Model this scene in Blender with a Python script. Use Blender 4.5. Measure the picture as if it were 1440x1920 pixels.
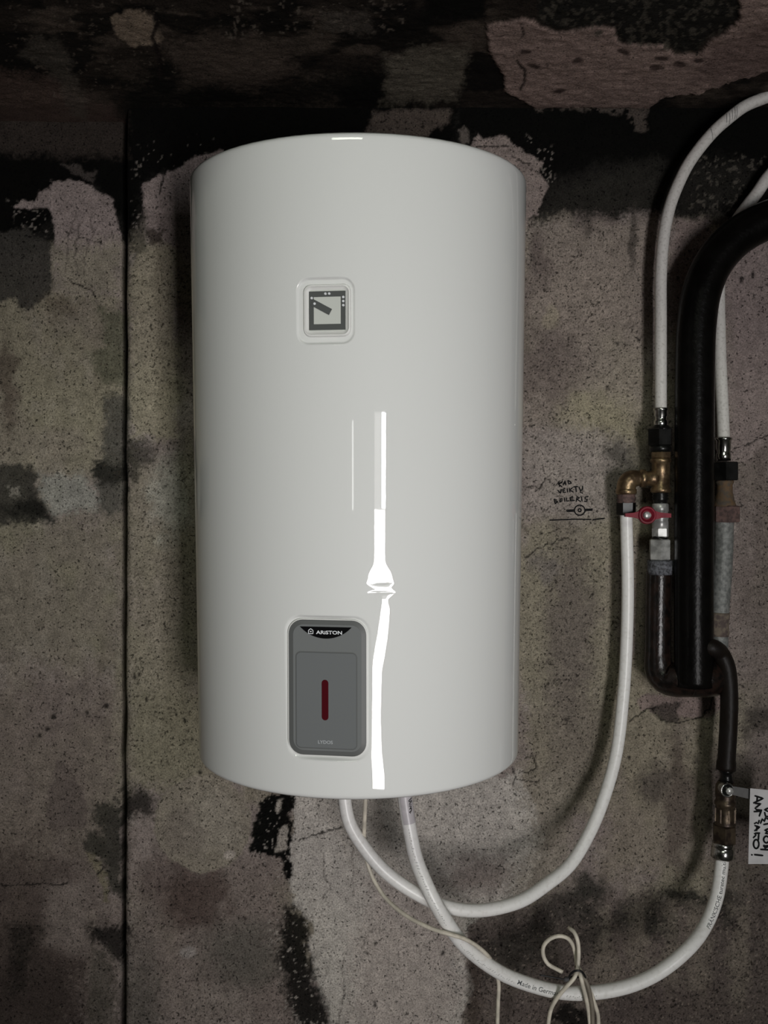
import bpy, bmesh, math, random
import numpy as np
from mathutils import Vector, Matrix

for o in list(bpy.data.objects):
    bpy.data.objects.remove(o)
sc = bpy.context.scene
COL = sc.collection
R = math.radians
random.seed(7)

# ------------------------------------------------------------------ camera
F = 1893.0                                   # focal length in pixels of a 1440 x 1920 frame
CAM = Vector((0.0, -1.64, 1.5))
PITCH = R(1.0)
cd = bpy.data.cameras.new('camera')
cd.sensor_fit = 'VERTICAL'; cd.sensor_height = 36.0; cd.lens = F * 36.0 / 1920.0
cd.clip_start = 0.02
cam = bpy.data.objects.new('camera', cd); COL.objects.link(cam)
cam.location = CAM; cam.rotation_euler = (R(90) - PITCH, 0, 0)
sc.camera = cam

# ------------------------------------------------------------------ world, light, exposure
w = bpy.data.worlds.new('world'); sc.world = w; w.use_nodes = True
bg = w.node_tree.nodes['Background']
bg.inputs[0].default_value = (0.75, 0.85, 0.95, 1); bg.inputs[1].default_value = 0.3
sc.view_settings.view_transform = 'Standard'; sc.view_settings.look = 'None'
sc.view_settings.gamma = 1.0; sc.view_settings.use_curve_mapping = False
sc.view_settings.exposure = 0.0

REAR_Y = -3.75
FLOOR_Z = -0.12
HIGH_Z = 3.95                                # the room rises beyond the low soffit over the heater
DOOR = (0.66, 1.14, FLOOR_Z, 1.64)               # x0, x1, z0, z1 of the open doorway behind the camera
SLIT = (-0.22, -0.15, 1.20, 1.60)
HIGHWIN = (-1.0, 0.2, 3.3, 3.75)              # high window above the door
#           # narrow window slit beside it


def area(name, rect, watts, col, spread=180, aim=None):
    l = bpy.data.lights.new(name, 'AREA'); l.shape = 'RECTANGLE'
    l.size = rect[1] - rect[0]; l.size_y = rect[3] - rect[2]
    l.energy = watts; l.color = col
    o = bpy.data.objects.new(name, l); COL.objects.link(o)
    o.location = ((rect[0] + rect[1]) / 2, REAR_Y - 0.06, (rect[2] + rect[3]) / 2)
    o.rotation_euler = (R(90), 0, 0)         # shines along +y into the room
    l.spread = R(spread)
    if aim is not None: o.rotation_euler = (Vector(aim) - o.location).to_track_quat('-Z', 'Y').to_euler()
    return o


# through the doorway: bright ground, a strip of sky, and a duller gate post in front of it
AIM = (-0.06, -0.4, 1.45)
area('doorway_ground_daylight', (DOOR[0], DOOR[1], DOOR[2], 1.2), 6.6, (1.0, 0.965, 0.955), 55, AIM)
area('doorway_sky_daylight', (0.98, DOOR[1], 1.2, DOOR[3]), 1.2, (0.95, 0.98, 1.0), 55, AIM)
area('doorway_gate_daylight', (DOOR[0], 0.98, 1.2, DOOR[3]), 0.10, (1.0, 0.95, 0.92), 55, AIM)
area('slit_daylight', SLIT, 0.5, (1.0, 1.0, 0.97))
area('high_window_daylight', HIGHWIN, 6.6, (0.93, 1.0, 0.83), 100, (-0.1, -0.3, 1.75))

# ------------------------------------------------------------------ picture frame <-> place
CP, SP = math.cos(PITCH), math.sin(PITCH)


def W(px, py, g=0.0):
    """point at distance g in front of the back wall plane that lies under a pixel"""
    a = (px - 720.0) / F; b = -(py - 960.0) / F
    dy = CP + b * SP; dz = -SP + b * CP
    t = (-g - CAM.y) / dy
    return Vector((CAM.x + a * t, -g, CAM.z + dz * t))


def proj(x, y, z):
    dx = x - CAM.x; dy = y - CAM.y; dz = z - CAM.z
    f = dy * CP - dz * SP; u = dy * SP + dz * CP
    f = np.maximum(f, 0.05)
    return 720 + F * dx / f, 960 - F * u / f


def ppm(g):                                   # pixels per metre at distance g from the wall
    return F / (1.64 - g)


# ------------------------------------------------------------------ noise in numpy
_lat = {}


def vnoise(x, y, seed):
    if seed not in _lat:
        _lat[seed] = np.random.RandomState(seed).rand(256, 256)
    L = _lat[seed]
    xi = np.floor(x).astype(int); yi = np.floor(y).astype(int)
    fx = x - xi; fy = y - yi
    fx = fx * fx * (3 - 2 * fx); fy = fy * fy * (3 - 2 * fy)
    a = L[xi & 255, yi & 255]; b = L[(xi + 1) & 255, yi & 255]
    c = L[xi & 255, (yi + 1) & 255]; d = L[(xi + 1) & 255, (yi + 1) & 255]
    return (a * (1 - fx) + b * fx) * (1 - fy) + (c * (1 - fx) + d * fx) * fy


def fbm(x, y, seed, octv=4):
    s = 0; amp = 0.5; tot = 0
    for i in range(octv):
        s = s + amp * vnoise(x * 2 ** i + 13.7 * i, y * 2 ** i + 5.3 * i, seed + i)
        tot += amp; amp *= 0.55
    return s / tot


def sstep(a, b, x):
    t = np.clip((x - a) / (b - a), 0, 1)
    return t * t * (3 - 2 * t)


def lin(c):
    return tuple((v / 255 / 12.92) if v / 255 <= 0.04045 else ((v / 255 + 0.055) / 1.055) ** 2.4 for v in c)


def poly_sd(px, py, P):
    n = len(P); d = np.full(px.shape, 1e9); ins = np.zeros(px.shape, bool)
    for i in range(n):
        ax, ay = P[i]; bx, by = P[(i + 1) % n]
        ex, ey = bx - ax, by - ay
        wx, wy = px - ax, py - ay
        t = np.clip((wx * ex + wy * ey) / (ex * ex + ey * ey + 1e-9), 0, 1)
        d = np.minimum(d, (wx - ex * t) ** 2 + (wy - ey * t) ** 2)
        c = ((ay > py) != (by > py)) & (px < (bx - ax) * (py - ay) / ((by - ay) if by != ay else 1e-9) + ax)
        ins ^= c
    d = np.sqrt(d)
    return np.where(ins, -d, d)


def line_sd(px, py, P):
    d = np.full(px.shape, 1e9)
    for i in range(len(P) - 1):
        ax, ay = P[i]; bx, by = P[i + 1]
        ex, ey = bx - ax, by - ay
        wx, wy = px - ax, py - ay
        t = np.clip((wx * ex + wy * ey) / (ex * ex + ey * ey + 1e-9), 0, 1)
        d = np.minimum(d, (wx - ex * t) ** 2 + (wy - ey * t) ** 2)
    return np.sqrt(d)


class Paint:
    """stains and plaster coats laid over a surface: colour and thickness per vertex"""

    def __init__(s, px, py, base, k):
        s.px, s.py, s.k = px, py, k
        s.c = np.zeros(px.shape + (3,)); s.c[:] = lin(base); s.h = np.zeros(px.shape)
        s.wx = fbm(px / 34, py / 34, 101, 5) - 0.5; s.wy = fbm(px / 34, py / 34, 211, 5) - 0.5
        s.fine = fbm(px / 9, py / 9, 307, 3) - 0.5
        s.gr = fbm(px / 3.6, py / 3.6, 331, 2) - 0.5

    def box(s, P, pad):
        xs = [p[0] for p in P]; ys = [p[1] for p in P]
        m = (s.px > min(xs) - pad) & (s.px < max(xs) + pad) & (s.py > min(ys) - pad) & (s.py < max(ys) + pad)
        return np.nonzero(m)

    def coat(s, P, col, a=1.0, soft=4, warp=22, rag=8, h=0.0, holes=0.0):
        """one patch with a ragged outline"""
        I = s.box(P, soft + warp + rag + 4)
        if len(I[0]) == 0: return
        x = s.px[I] + warp * 2 * s.wx[I]; y = s.py[I] + warp * 2 * s.wy[I]
        sd = poly_sd(x, y, P) + rag * 2 * s.fine[I] + soft * 1.5 * s.gr[I]
        m = 1 - sstep(-soft, soft, sd)
        if holes: m = m * (1 - sstep(-0.03, 0.03, s.fine[I] + s.wx[I] * 0.6 - (0.32 - holes)))
        m = m * a
        s.c[I] += (np.array(lin(col)) - s.c[I]) * m[:, None]
        s.h[I] += h * m / max(a, 1e-3)

    def blob(s, x, y, rx, ry, col, a=1.0, soft=0.5, warp=25, rag=0.15):
        P = [(x - rx, y - ry), (x + rx, y + ry)]
        I = s.box(P, max(rx, ry) * 0.8 + warp)
        if len(I[0]) == 0: return
        X = (s.px[I] + warp * 2 * s.wx[I] - x) / rx; Y = (s.py[I] + warp * 2 * s.wy[I] - y) / ry
        d = np.sqrt(X * X + Y * Y) + rag * 2 * s.fine[I] + soft * 0.9 * s.gr[I]
        m = (1 - sstep(1 - soft, 1 + soft, d)) * a
        s.c[I] += (np.array(lin(col)) - s.c[I]) * m[:, None]

    def crack(s, P, wd=1.3, col=(14, 12, 11), depth=0.0015, a=0.9, warp=5):
        I = s.box(P, 14)
        if len(I[0]) == 0: return
        d = line_sd(s.px[I] + warp * 2 * s.wx[I], s.py[I] + warp * 2 * s.fine[I], P)
        m = (1 - sstep(wd * 0.4, wd * 1.6, d)) * a
        s.c[I] += (np.array(lin(col)) - s.c[I]) * m[:, None]
        s.h[I] -= depth * m

    def flecks(s, P, col, dens=0.2, scale=5, a=0.9, seed=900, h=0.0):
        I = s.box(P, 10)
        if len(I[0]) == 0: return
        sd = poly_sd(s.px[I] + 20 * s.wx[I], s.py[I] + 20 * s.wy[I], P)
        n = fbm(s.px[I] / scale, s.py[I] / scale, seed, 2)
        m = (1 - sstep(-6, 6, sd)) * sstep(0.78 - dens, 0.84 - dens, n) * a
        s.c[I] += (np.array(lin(col)) - s.c[I]) * m[:, None]
        s.h[I] += h * m


# ------------------------------------------------------------------ mesh helpers
def link(name, me, parent=None, mat=None, smooth=True):
    o = bpy.data.objects.new(name, me); COL.objects.link(o)
    if parent is not None: o.parent = parent
    if mat is not None: me.materials.append(mat)
    if smooth:
        me.polygons.foreach_set('use_smooth', np.ones(len(me.polygons), bool))
    return o


def mesh(name, V, Fc):
    me = bpy.data.meshes.new(name); me.from_pydata([tuple(v) for v in V], [], Fc); me.update()
    return me


def grid_mesh(name, X, Y, Z, col=None, flip=False):
    n, m = X.shape
    V = np.stack([X, Y, Z], -1).reshape(-1, 3).astype(np.float32)
    i = np.arange(n * m).reshape(n, m)
    q = np.stack([i[:-1, :-1], i[1:, :-1], i[1:, 1:], i[:-1, 1:]], -1).reshape(-1, 4)
    if flip: q = q[:, ::-1]
    me = bpy.data.meshes.new(name)
    me.vertices.add(len(V)); me.vertices.foreach_set('co', V.ravel())
    me.loops.add(q.size); me.loops.foreach_set('vertex_index', q.ravel().astype(np.int32))
    me.polygons.add(len(q)); me.polygons.foreach_set('loop_start', np.arange(0, q.size, 4, dtype=np.int32))
    me.polygons.foreach_set('loop_total', np.full(len(q), 4, np.int32))
    me.update(calc_edges=True)
    if col is not None:
        a = me.color_attributes.new('stain', 'FLOAT_COLOR', 'POINT')
        c = np.ones((len(V), 4), np.float32); c[:, :3] = col.reshape(-1, 3)
        a.data.foreach_set('color', c.ravel())
    return me


def tag(o, label, cat, group=None, kind=None):
    o['label'] = label
    if cat: o['category'] = cat
    if group: o['group'] = group
    if kind: o['kind'] = kind
    return o


def struct(o, label=None):
    o['kind'] = 'structure'
    if label: o['label'] = label
    return o


def empty(name, loc, rot=(0, 0, 0)):
    o = bpy.data.objects.new(name, None); COL.objects.link(o)
    o.empty_display_size = 0.05; o.location = loc; o.rotation_euler = rot
    return o


def spline(P, step=0.006):
    """Catmull-Rom through points, resampled"""
    P = [Vector(p) for p in P]
    P = [P[0] * 2 - P[1]] + P + [P[-1] * 2 - P[-2]]
    out = []
    for i in range(1, len(P) - 2):
        p0, p1, p2, p3 = P[i - 1:i + 3]
        t0 = 0; t1 = t0 + max((p1 - p0).length, 1e-5) ** .5; t2 = t1 + max((p2 - p1).length, 1e-5) ** .5
        t3 = t2 + max((p3 - p2).length, 1e-5) ** .5
        n = max(2, int((p2 - p1).length / step))
        for j in range(n):
            t = t1 + (t2 - t1) * j / n
            a1 = p0 * ((t1 - t) / (t1 - t0)) + p1 * ((t - t0) / (t1 - t0))
            a2 = p1 * ((t2 - t) / (t2 - t1)) + p2 * ((t - t1) / (t2 - t1))
            a3 = p2 * ((t3 - t) / (t3 - t2)) + p3 * ((t - t2) / (t3 - t2))
            b1 = a1 * ((t2 - t) / (t2 - t0)) + a2 * ((t - t0) / (t2 - t0))
            b2 = a2 * ((t3 - t) / (t3 - t1)) + a3 * ((t - t1) / (t3 - t1))
            out.append(b1 * ((t2 - t) / (t2 - t1)) + b2 * ((t - t1) / (t2 - t1)))
    out.append(P[-2])
    return out


def tube(name, pts, r, seg=18, cap=True):
    V = []; Fc = []
    n = len(pts)
    up = None
    for i, p in enumerate(pts):
        t = (pts[min(i + 1, n - 1)] - pts[max(i - 1, 0)]).normalized()
        if up is None:
            up = Vector((0, -1, 0)) if abs(t.y) < 0.9 else Vector((0, 0, 1))
        up = (up - t * up.dot(t)).normalized()
        bi = t.cross(up)
        rr = r(i / (n - 1)) if callable(r) else r
        for k in range(seg):
            a = 2 * math.pi * k / seg
            V.append(p + up * (rr * math.cos(a)) + bi * (rr * math.sin(a)))
    for i in range(n - 1):
        for k in range(seg):
            a = i * seg + k; b = i * seg + (k + 1) % seg
            Fc.append((a, b, b + seg, a + seg))
    if cap:
        Fc.append(tuple(range(seg))[::-1]); Fc.append(tuple(range((n - 1) * seg, n * seg)))
    return mesh(name, V, Fc)


def lathe(name, A, B, prof, seg=28, phase=0.0):
    """prof: (distance along A->B in metres, radius); closed with caps"""
    A = Vector(A); B = Vector(B); t = (B - A).normalized()
    u = Vector((0, -1, 0)) if abs(t.y) < 0.9 else Vector((0, 0, 1))
    u = (u - t * u.dot(t)).normalized(); v = t.cross(u)
    V = []; Fc = []
    for d, r in prof:
        for k in range(seg):
            a = 2 * math.pi * k / seg + phase
            V.append(A + t * d + u * (r * math.cos(a)) + v * (r * math.sin(a)))
    n = len(prof)
    for i in range(n - 1):
        for k in range(seg):
            a = i * seg + k; b = i * seg + (k + 1) % seg
            Fc.append((a, b, b + seg, a + seg))
    Fc.append(tuple(range(seg))[::-1]); Fc.append(tuple(range((n - 1) * seg, n * seg)))
    return mesh(name, V, Fc)


def hexnut(name, A, B, r, ch=0.0015, n=6, phase=0.35):
    L = (Vector(B) - Vector(A)).length
    return lathe(name, A, B, [(0, r * 0.9), (ch, r), (L - ch, r), (L, r * 0.9)], n, phase)


def box(name, c, s, parent=None, mat=None, bev=0.0):
    bm = bmesh.new(); bmesh.ops.create_cube(bm, size=1)
    for v in bm.verts: v.co = Vector((v.co.x * s[0], v.co.y * s[1], v.co.z * s[2])) + Vector(c)
    if bev: bmesh.ops.bevel(bm, geom=list(bm.edges), offset=bev, segments=2, affect='EDGES')
    me = bpy.data.meshes.new(name); bm.to_mesh(me); bm.free()
    return link(name, me, parent, mat, False)


def prism(name, outline, y0, y1, parent=None, mat=None, cham=0.0, loc=(0, 0, 0)):
    """outline in (x, z), extruded from y0 (back) to y1 (front, towards -y)"""
    n = len(outline)
    V = [(x, y0, z) for x, z in outline]
    Fc = [tuple(range(n))]
    if cham:
        cx = sum(p[0] for p in outline) / n; cz = sum(p[1] for p in outline) / n
        V += [(x, y1 + cham, z) for x, z in outline]
        ins = inset(outline, cham)
        V += [(x, y1, z) for x, z in ins]
        k = 3
    else:
        V += [(x, y1, z) for x, z in outline]; k = 2
    for j in range(k - 1):
        for i in range(n):
            a = j * n + i; b = j * n + (i + 1) % n
            Fc.append((a, a + n, b + n, b))
    Fc.append(tuple(range((k - 1) * n, k * n))[::-1])
    me = mesh(name, V, Fc)
    bm = bmesh.new(); bm.from_mesh(me); bmesh.ops.recalc_face_normals(bm, faces=bm.faces); bm.to_mesh(me); bm.free()
    o = link(name, me, parent, mat, False); o.location = loc
    return o


def inset(P, d):
    n = len(P); out = []
    for i in range(n):
        a, b, c = Vector(P[i - 1]), Vector(P[i]), Vector(P[(i + 1) % n])
        t = ((b - a).normalized() + (c - b).normalized())
        if t.length < 1e-6: t = (c - b)
        t.normalize(); nrm = Vector((-t.y, t.x))
        out.append((b.x + nrm.x * d, b.y + nrm.y * d))
    return out


def rrect(hw, hh, r, seg=8):
    """counter-clockwise rounded rectangle"""
    out = []
    for cx, cz, a0 in ((hw - r, hh - r, 0), (-hw + r, hh - r, 90), (-hw + r, -hh + r, 180), (hw - r, -hh + r, 270)):
        for k in range(seg + 1):
            a = R(a0 + 90 * k / seg)
            out.append((cx + r * math.cos(a), cz + r * math.sin(a)))
    return out


def rings(name, loops, ys, parent, mat, cap=False, smooth=False, loc=(0, 0, 0)):
    """stack of equal-length (x, z) loops at depths ys joined into a moulding"""
    n = len(loops[0]); V = []; Fc = []
    for L, y in zip(loops, ys): V += [(x, y, z) for x, z in L]
    for j in range(len(loops) - 1):
        for i in range(n):
            a = j * n + i; b = j * n + (i + 1) % n
            Fc.append((a, b, b + n, a + n))
    if cap: Fc.append(tuple(range((len(loops) - 1) * n, len(loops) * n)))
    me = mesh(name, V, Fc)
    bm = bmesh.new(); bm.from_mesh(me); bmesh.ops.recalc_face_normals(bm, faces=bm.faces); bm.to_mesh(me); bm.free()
    o = link(name, me, parent, mat, smooth); o.location = loc
    return o


def strokes(name, lines, width, place, parent, mat):
    """pen strokes: flat ribbons; place(x, y) puts a stroke coordinate on its surface"""
    V = []; Fc = []
    for ln in lines:
        wd = width
        if isinstance(ln[0], (int, float)): wd = ln[0]; ln = ln[1]
        pts = [Vector((p[0], p[1])) for p in ln]
        res = [pts[0]]
        for a, b in zip(pts, pts[1:]):
            k = max(1, int((b - a).length / 2.5))
            for j in range(1, k + 1): res.append(a.lerp(b, j / k))
        n = len(res); base = len(V)
        for i, p in enumerate(res):
            t = (res[min(i + 1, n - 1)] - res[max(i - 1, 0)])
            t = t.normalized() if t.length > 1e-6 else Vector((1, 0))
            nr = Vector((-t.y, t.x)) * (wd / 2 * (0.8 if i in (0, n - 1) else 1))
            ex = t * (wd * 0.3 * (-1 if i == 0 else 1 if i == n - 1 else 0))
            V.append(place(p.x + nr.x + ex.x, p.y + nr.y + ex.y)); V.append(place(p.x - nr.x + ex.x, p.y - nr.y + ex.y))
        for i in range(n - 1):
            a = base + 2 * i
            Fc.append((a, a + 1, a + 3, a + 2))
    return link(name, mesh(name, V, Fc), parent, mat, False)


def text_mesh(txt, size, bold=0.0, spacing=1.0):
    cu = bpy.data.curves.new('lettering', 'FONT'); cu.body = txt; cu.size = size
    cu.align_x = 'CENTER'; cu.align_y = 'CENTER'; cu.resolution_u = 3; cu.offset = bold; cu.space_character = spacing
    o = bpy.data.objects.new('lettering_tmp', cu); COL.objects.link(o)
    dg = bpy.context.evaluated_depsgraph_get()
    me = bpy.data.meshes.new_from_object(o.evaluated_get(dg))
    bpy.data.objects.remove(o); bpy.data.curves.remove(cu)
    return me


# ------------------------------------------------------------------ materials
def mat(name, col, rough=0.5, metal=0.0, spec=0.5, bump=0.0, bscale=200, var=0.0, vscale=30, col2=None, coat=0.0, vdetail=4,
        thr=(0.4, 0.6)):
    m = bpy.data.materials.new(name); m.use_nodes = True
    N = m.node_tree.nodes; L = m.node_tree.links; b = N['Principled BSDF']
    b.inputs['Base Color'].default_value = (*col, 1); b.inputs['Roughness'].default_value = rough
    b.inputs['Metallic'].default_value = metal; b.inputs['Specular IOR Level'].default_value = spec
    b.inputs['Coat Weight'].default_value = coat; b.inputs['Coat Roughness'].default_value = 0.03
    tc = N.new('ShaderNodeTexCoord')
    if col2 is not None or var:
        n = N.new('ShaderNodeTexNoise'); n.inputs['Scale'].default_value = vscale; n.inputs['Detail'].default_value = vdetail
        L.new(tc.outputs['Object'], n.inputs['Vector'])
        rp = N.new('ShaderNodeValToRGB'); rp.color_ramp.elements[0].position = thr[0]; rp.color_ramp.elements[1].position = thr[1]
        c2 = col2 if col2 is not None else tuple(c * (1 - var) for c in col)
        rp.color_ramp.elements[0].color = (*c2, 1); rp.color_ramp.elements[1].color = (*col, 1)
        L.new(n.outputs['Fac'], rp.inputs['Fac']); L.new(rp.outputs['Color'], b.inputs['Base Color'])
    if bump:
        n2 = N.new('ShaderNodeTexNoise'); n2.inputs['Scale'].default_value = bscale; n2.inputs['Detail'].default_value = 3
        L.new(tc.outputs['Object'], n2.inputs['Vector'])
        bp = N.new('ShaderNodeBump'); bp.inputs['Strength'].default_value = 1; bp.inputs['Distance'].default_value = bump
        L.new(n2.outputs['Fac'], bp.inputs['Height']); L.new(bp.outputs['Normal'], b.inputs['Normal'])
    return m


def stain_mat(name, k, grain=0.55, pit=0.62):
    """masonry: stain colours come with the mesh, grain, pits and fine relief from noise"""
    m = bpy.data.materials.new(name); m.use_nodes = True
    N = m.node_tree.nodes; L = m.node_tree.links; b = N['Principled BSDF']
    b.inputs['Roughness'].default_value = 0.95; b.inputs['Specular IOR Level'].default_value = 0.12
    at = N.new('ShaderNodeAttribute'); at.attribute_name = 'stain'
    tc = N.new('ShaderNodeTexCoord')

    def noise(s, d=2.0):
        n = N.new('ShaderNodeTexNoise'); n.inputs['Scale'].default_value = s; n.inputs['Detail'].default_value = d
        L.new(tc.outputs['Object'], n.inputs['Vector']); return n.outputs['Fac']

    def maprange(src, a, b_, c, d):
        r = N.new('ShaderNodeMapRange'); r.inputs[1].default_value = a; r.inputs[2].default_value = b_
        r.inputs[3].default_value = c; r.inputs[4].default_value = d; L.new(src, r.inputs[0]); return r.outputs[0]

    def mul(a, b_):
        q = N.new('ShaderNodeMath'); q.operation = 'MULTIPLY'
        for i, v in enumerate((a, b_)):
            if isinstance(v, float): q.inputs[i].default_value = v
            else: L.new(v, q.inputs[i])
        return q.outputs[0]
    g1 = maprange(noise(420, 3), 0.3, 0.7, 1 - grain * 0.7, 1 + grain * 0.7)
    g2 = maprange(noise(60, 4), 0.3, 0.7, 0.82, 1.18)
    pits = maprange(noise(230, 1.5), pit, pit + 0.07, 1.0, 0.30)
    f = mul(mul(mul(g1, g2), pits), k)
    vm = N.new('ShaderNodeVectorMath'); vm.operation = 'SCALE'
    L.new(at.outputs['Color'], vm.inputs[0]); L.new(f, vm.inputs['Scale'])
    L.new(vm.outputs[0], b.inputs['Base Color'])
    hsum = N.new('ShaderNodeMath'); hsum.operation = 'ADD'
    L.new(mul(noise(300, 4), 0.6), hsum.inputs[0]); L.new(mul(pits, 0.5), hsum.inputs[1])
    bp = N.new('ShaderNodeBump'); bp.inputs['Strength'].default_value = 0.8; bp.inputs['Distance'].default_value = 0.0016
    L.new(hsum.outputs[0], bp.inputs['Height']); L.new(bp.outputs['Normal'], b.inputs['Normal'])
    return m


M_WALL = stain_mat('sooty_plaster', 1.8)
M_CEIL = stain_mat('sooty_concrete', 2.6, 0.6, 0.66)
M_ROOM = mat('limewashed_wall', (0.40, 0.39, 0.36), 0.9, var=0.25, vscale=3, bump=0.002, bscale=60)
M_FLOOR = mat('concrete_floor', (0.26, 0.25, 0.23), 0.9, var=0.3, vscale=4, bump=0.002, bscale=80)
M_ENAMEL = mat('white_enamel', (0.78, 0.79, 0.775), 0.5, spec=0.1, coat=1.0)
M_ENAMEL.node_tree.nodes['Principled BSDF'].inputs['Coat Roughness'].default_value = 0.02
M_WPLASTIC = mat('white_plastic', (0.78, 0.78, 0.76), 0.35)
M_GREY = mat('grey_panel', (0.17, 0.18, 0.18), 0.45, spec=0.4)
M_GREYD = mat('grey_panel_edge', (0.115, 0.12, 0.118), 0.45, spec=0.4)
M_GREYI = mat('grey_panel_inner', (0.15, 0.16, 0.163), 0.5, spec=0.35)
M_BLACK = mat('black_badge', (0.003, 0.003, 0.0035), 0.6, spec=0.05)
M_PRINT = mat('silver_print', (0.75, 0.77, 0.8), 0.5)
M_PRINT2 = mat('pale_print', (0.42, 0.44, 0.46), 0.5)
M_REDW = mat('dark_red_window', (0.075, 0.006, 0.010), 0.15)
M_DIALG = mat('dial_grey', (0.075, 0.08, 0.078), 0.5)
M_DIALW = mat('dial_white', (0.62, 0.64, 0.60), 0.4)
M_HOSE = mat('white_hose', (0.86, 0.85, 0.83), 0.34, col2=(0.74, 0.72, 0.69), vscale=160, vdetail=6, thr=(0.25, 0.5))
M_HOSE_DIM = mat('dimmed_grimy_white_hose', (0.66, 0.64, 0.61), 0.5, col2=(0.46, 0.44, 0.41), vscale=260, vdetail=7, thr=(0.25, 0.5))  # grime speckle, with the weaker light up high put into the base colour
M_INK = mat('black_ink', (0.006, 0.006, 0.007), 0.7, spec=0.1)
M_INKG = mat('faded_print', (0.10, 0.105, 0.11), 0.7, spec=0.1)
M_CORD = mat('ivory_cord', (0.74, 0.68, 0.57), 0.45, var=0.25, vscale=60)
M_CORDG = mat('grey_brown_cord', (0.23, 0.20, 0.16), 0.5, var=0.25, vscale=60)
M_TIE = mat('black_nylon', (0.008, 0.008, 0.009), 0.4)
M_BRASS = mat('brass', (0.30, 0.215, 0.12), 0.36, 0.8, col2=(0.13, 0.085, 0.05), vscale=70, bump=0.0005, bscale=160)
M_BRONZE = mat('dark_bronze', (0.10, 0.075, 0.05), 0.4, 0.7, col2=(0.04, 0.028, 0.022), vscale=80, bump=0.0004)
M_CHROME = mat('chrome', (0.55, 0.55, 0.53), 0.2, 1.0, var=0.4, vscale=120)
M_SILVER = mat('zinc_steel', (0.60, 0.60, 0.58), 0.34, 0.45, var=0.5, vscale=60)
M_GALV = mat('galvanized_steel', (0.24, 0.245, 0.235), 0.65, 0.35, col2=(0.14, 0.145, 0.14), vscale=160, bump=0.0006, bscale=300)
M_COUP = mat('grey_coupling', (0.15, 0.155, 0.175), 0.7, 0.2, col2=(0.04, 0.04, 0.045), vscale=260, bump=0.0006, bscale=300)
M_RUST = mat('rusty_brown_pipe', (0.016, 0.009, 0.007), 0.26, 0.0, 0.4, col2=(0.005, 0.004, 0.0035), vscale=90, bump=0.0005, bscale=260)
M_BPIPE = mat('black_painted_pipe', (0.004, 0.0036, 0.0033), 0.30, 0.0, 0.10, col2=(0.0025, 0.0022, 0.002), vscale=40, bump=0.0005, bscale=140)
M_BRANCH = mat('dark_brown_branch', (0.009, 0.0065, 0.005), 0.45, 0.0, 0.15, col2=(0.010, 0.008, 0.007), vscale=50, bump=0.0006, bscale=120)
M_RUSTY = mat('orange_rust', (0.12, 0.072, 0.036), 0.8, 0.1, col2=(0.075, 0.06, 0.045), vscale=120, bump=0.0008)
M_CRUST = mat('mortar_crust', (0.17, 0.14, 0.11), 0.9, 0.0, 0.1, col2=(0.09, 0.07, 0.065), vscale=150, bump=0.002, bscale=120)
M_ROX = mat('red_oxide_nut', (0.14, 0.085, 0.075), 0.75, 0.1, col2=(0.07, 0.045, 0.042), vscale=170, bump=0.0005)
M_DNUT = mat('blackened_nut', (0.016, 0.016, 0.015), 0.3, 0.5, var=0.5, vscale=70)
M_RED = mat('red_handle', (0.20, 0.006, 0.020), 0.5, 0.0, 0.25, var=0.35, vscale=60)
M_PAPER = mat('white_paper', (0.55, 0.54, 0.55), 0.8, var=0.12, vscale=40)
M_TAPE = mat('clear_taped_paper', (0.58, 0.55, 0.57), 0.35, var=0.1, vscale=80)

# ------------------------------------------------------------------ the setting
CEIL_Z = W(720, 202, 0).z


def mute(p):
    lum = p.c @ np.array([0.3, 0.59, 0.11])
    grey = lum[..., None] * np.array([1.06, 0.99, 0.92])
    p.c = p.c * 0.75 + grey * 0.25


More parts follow.
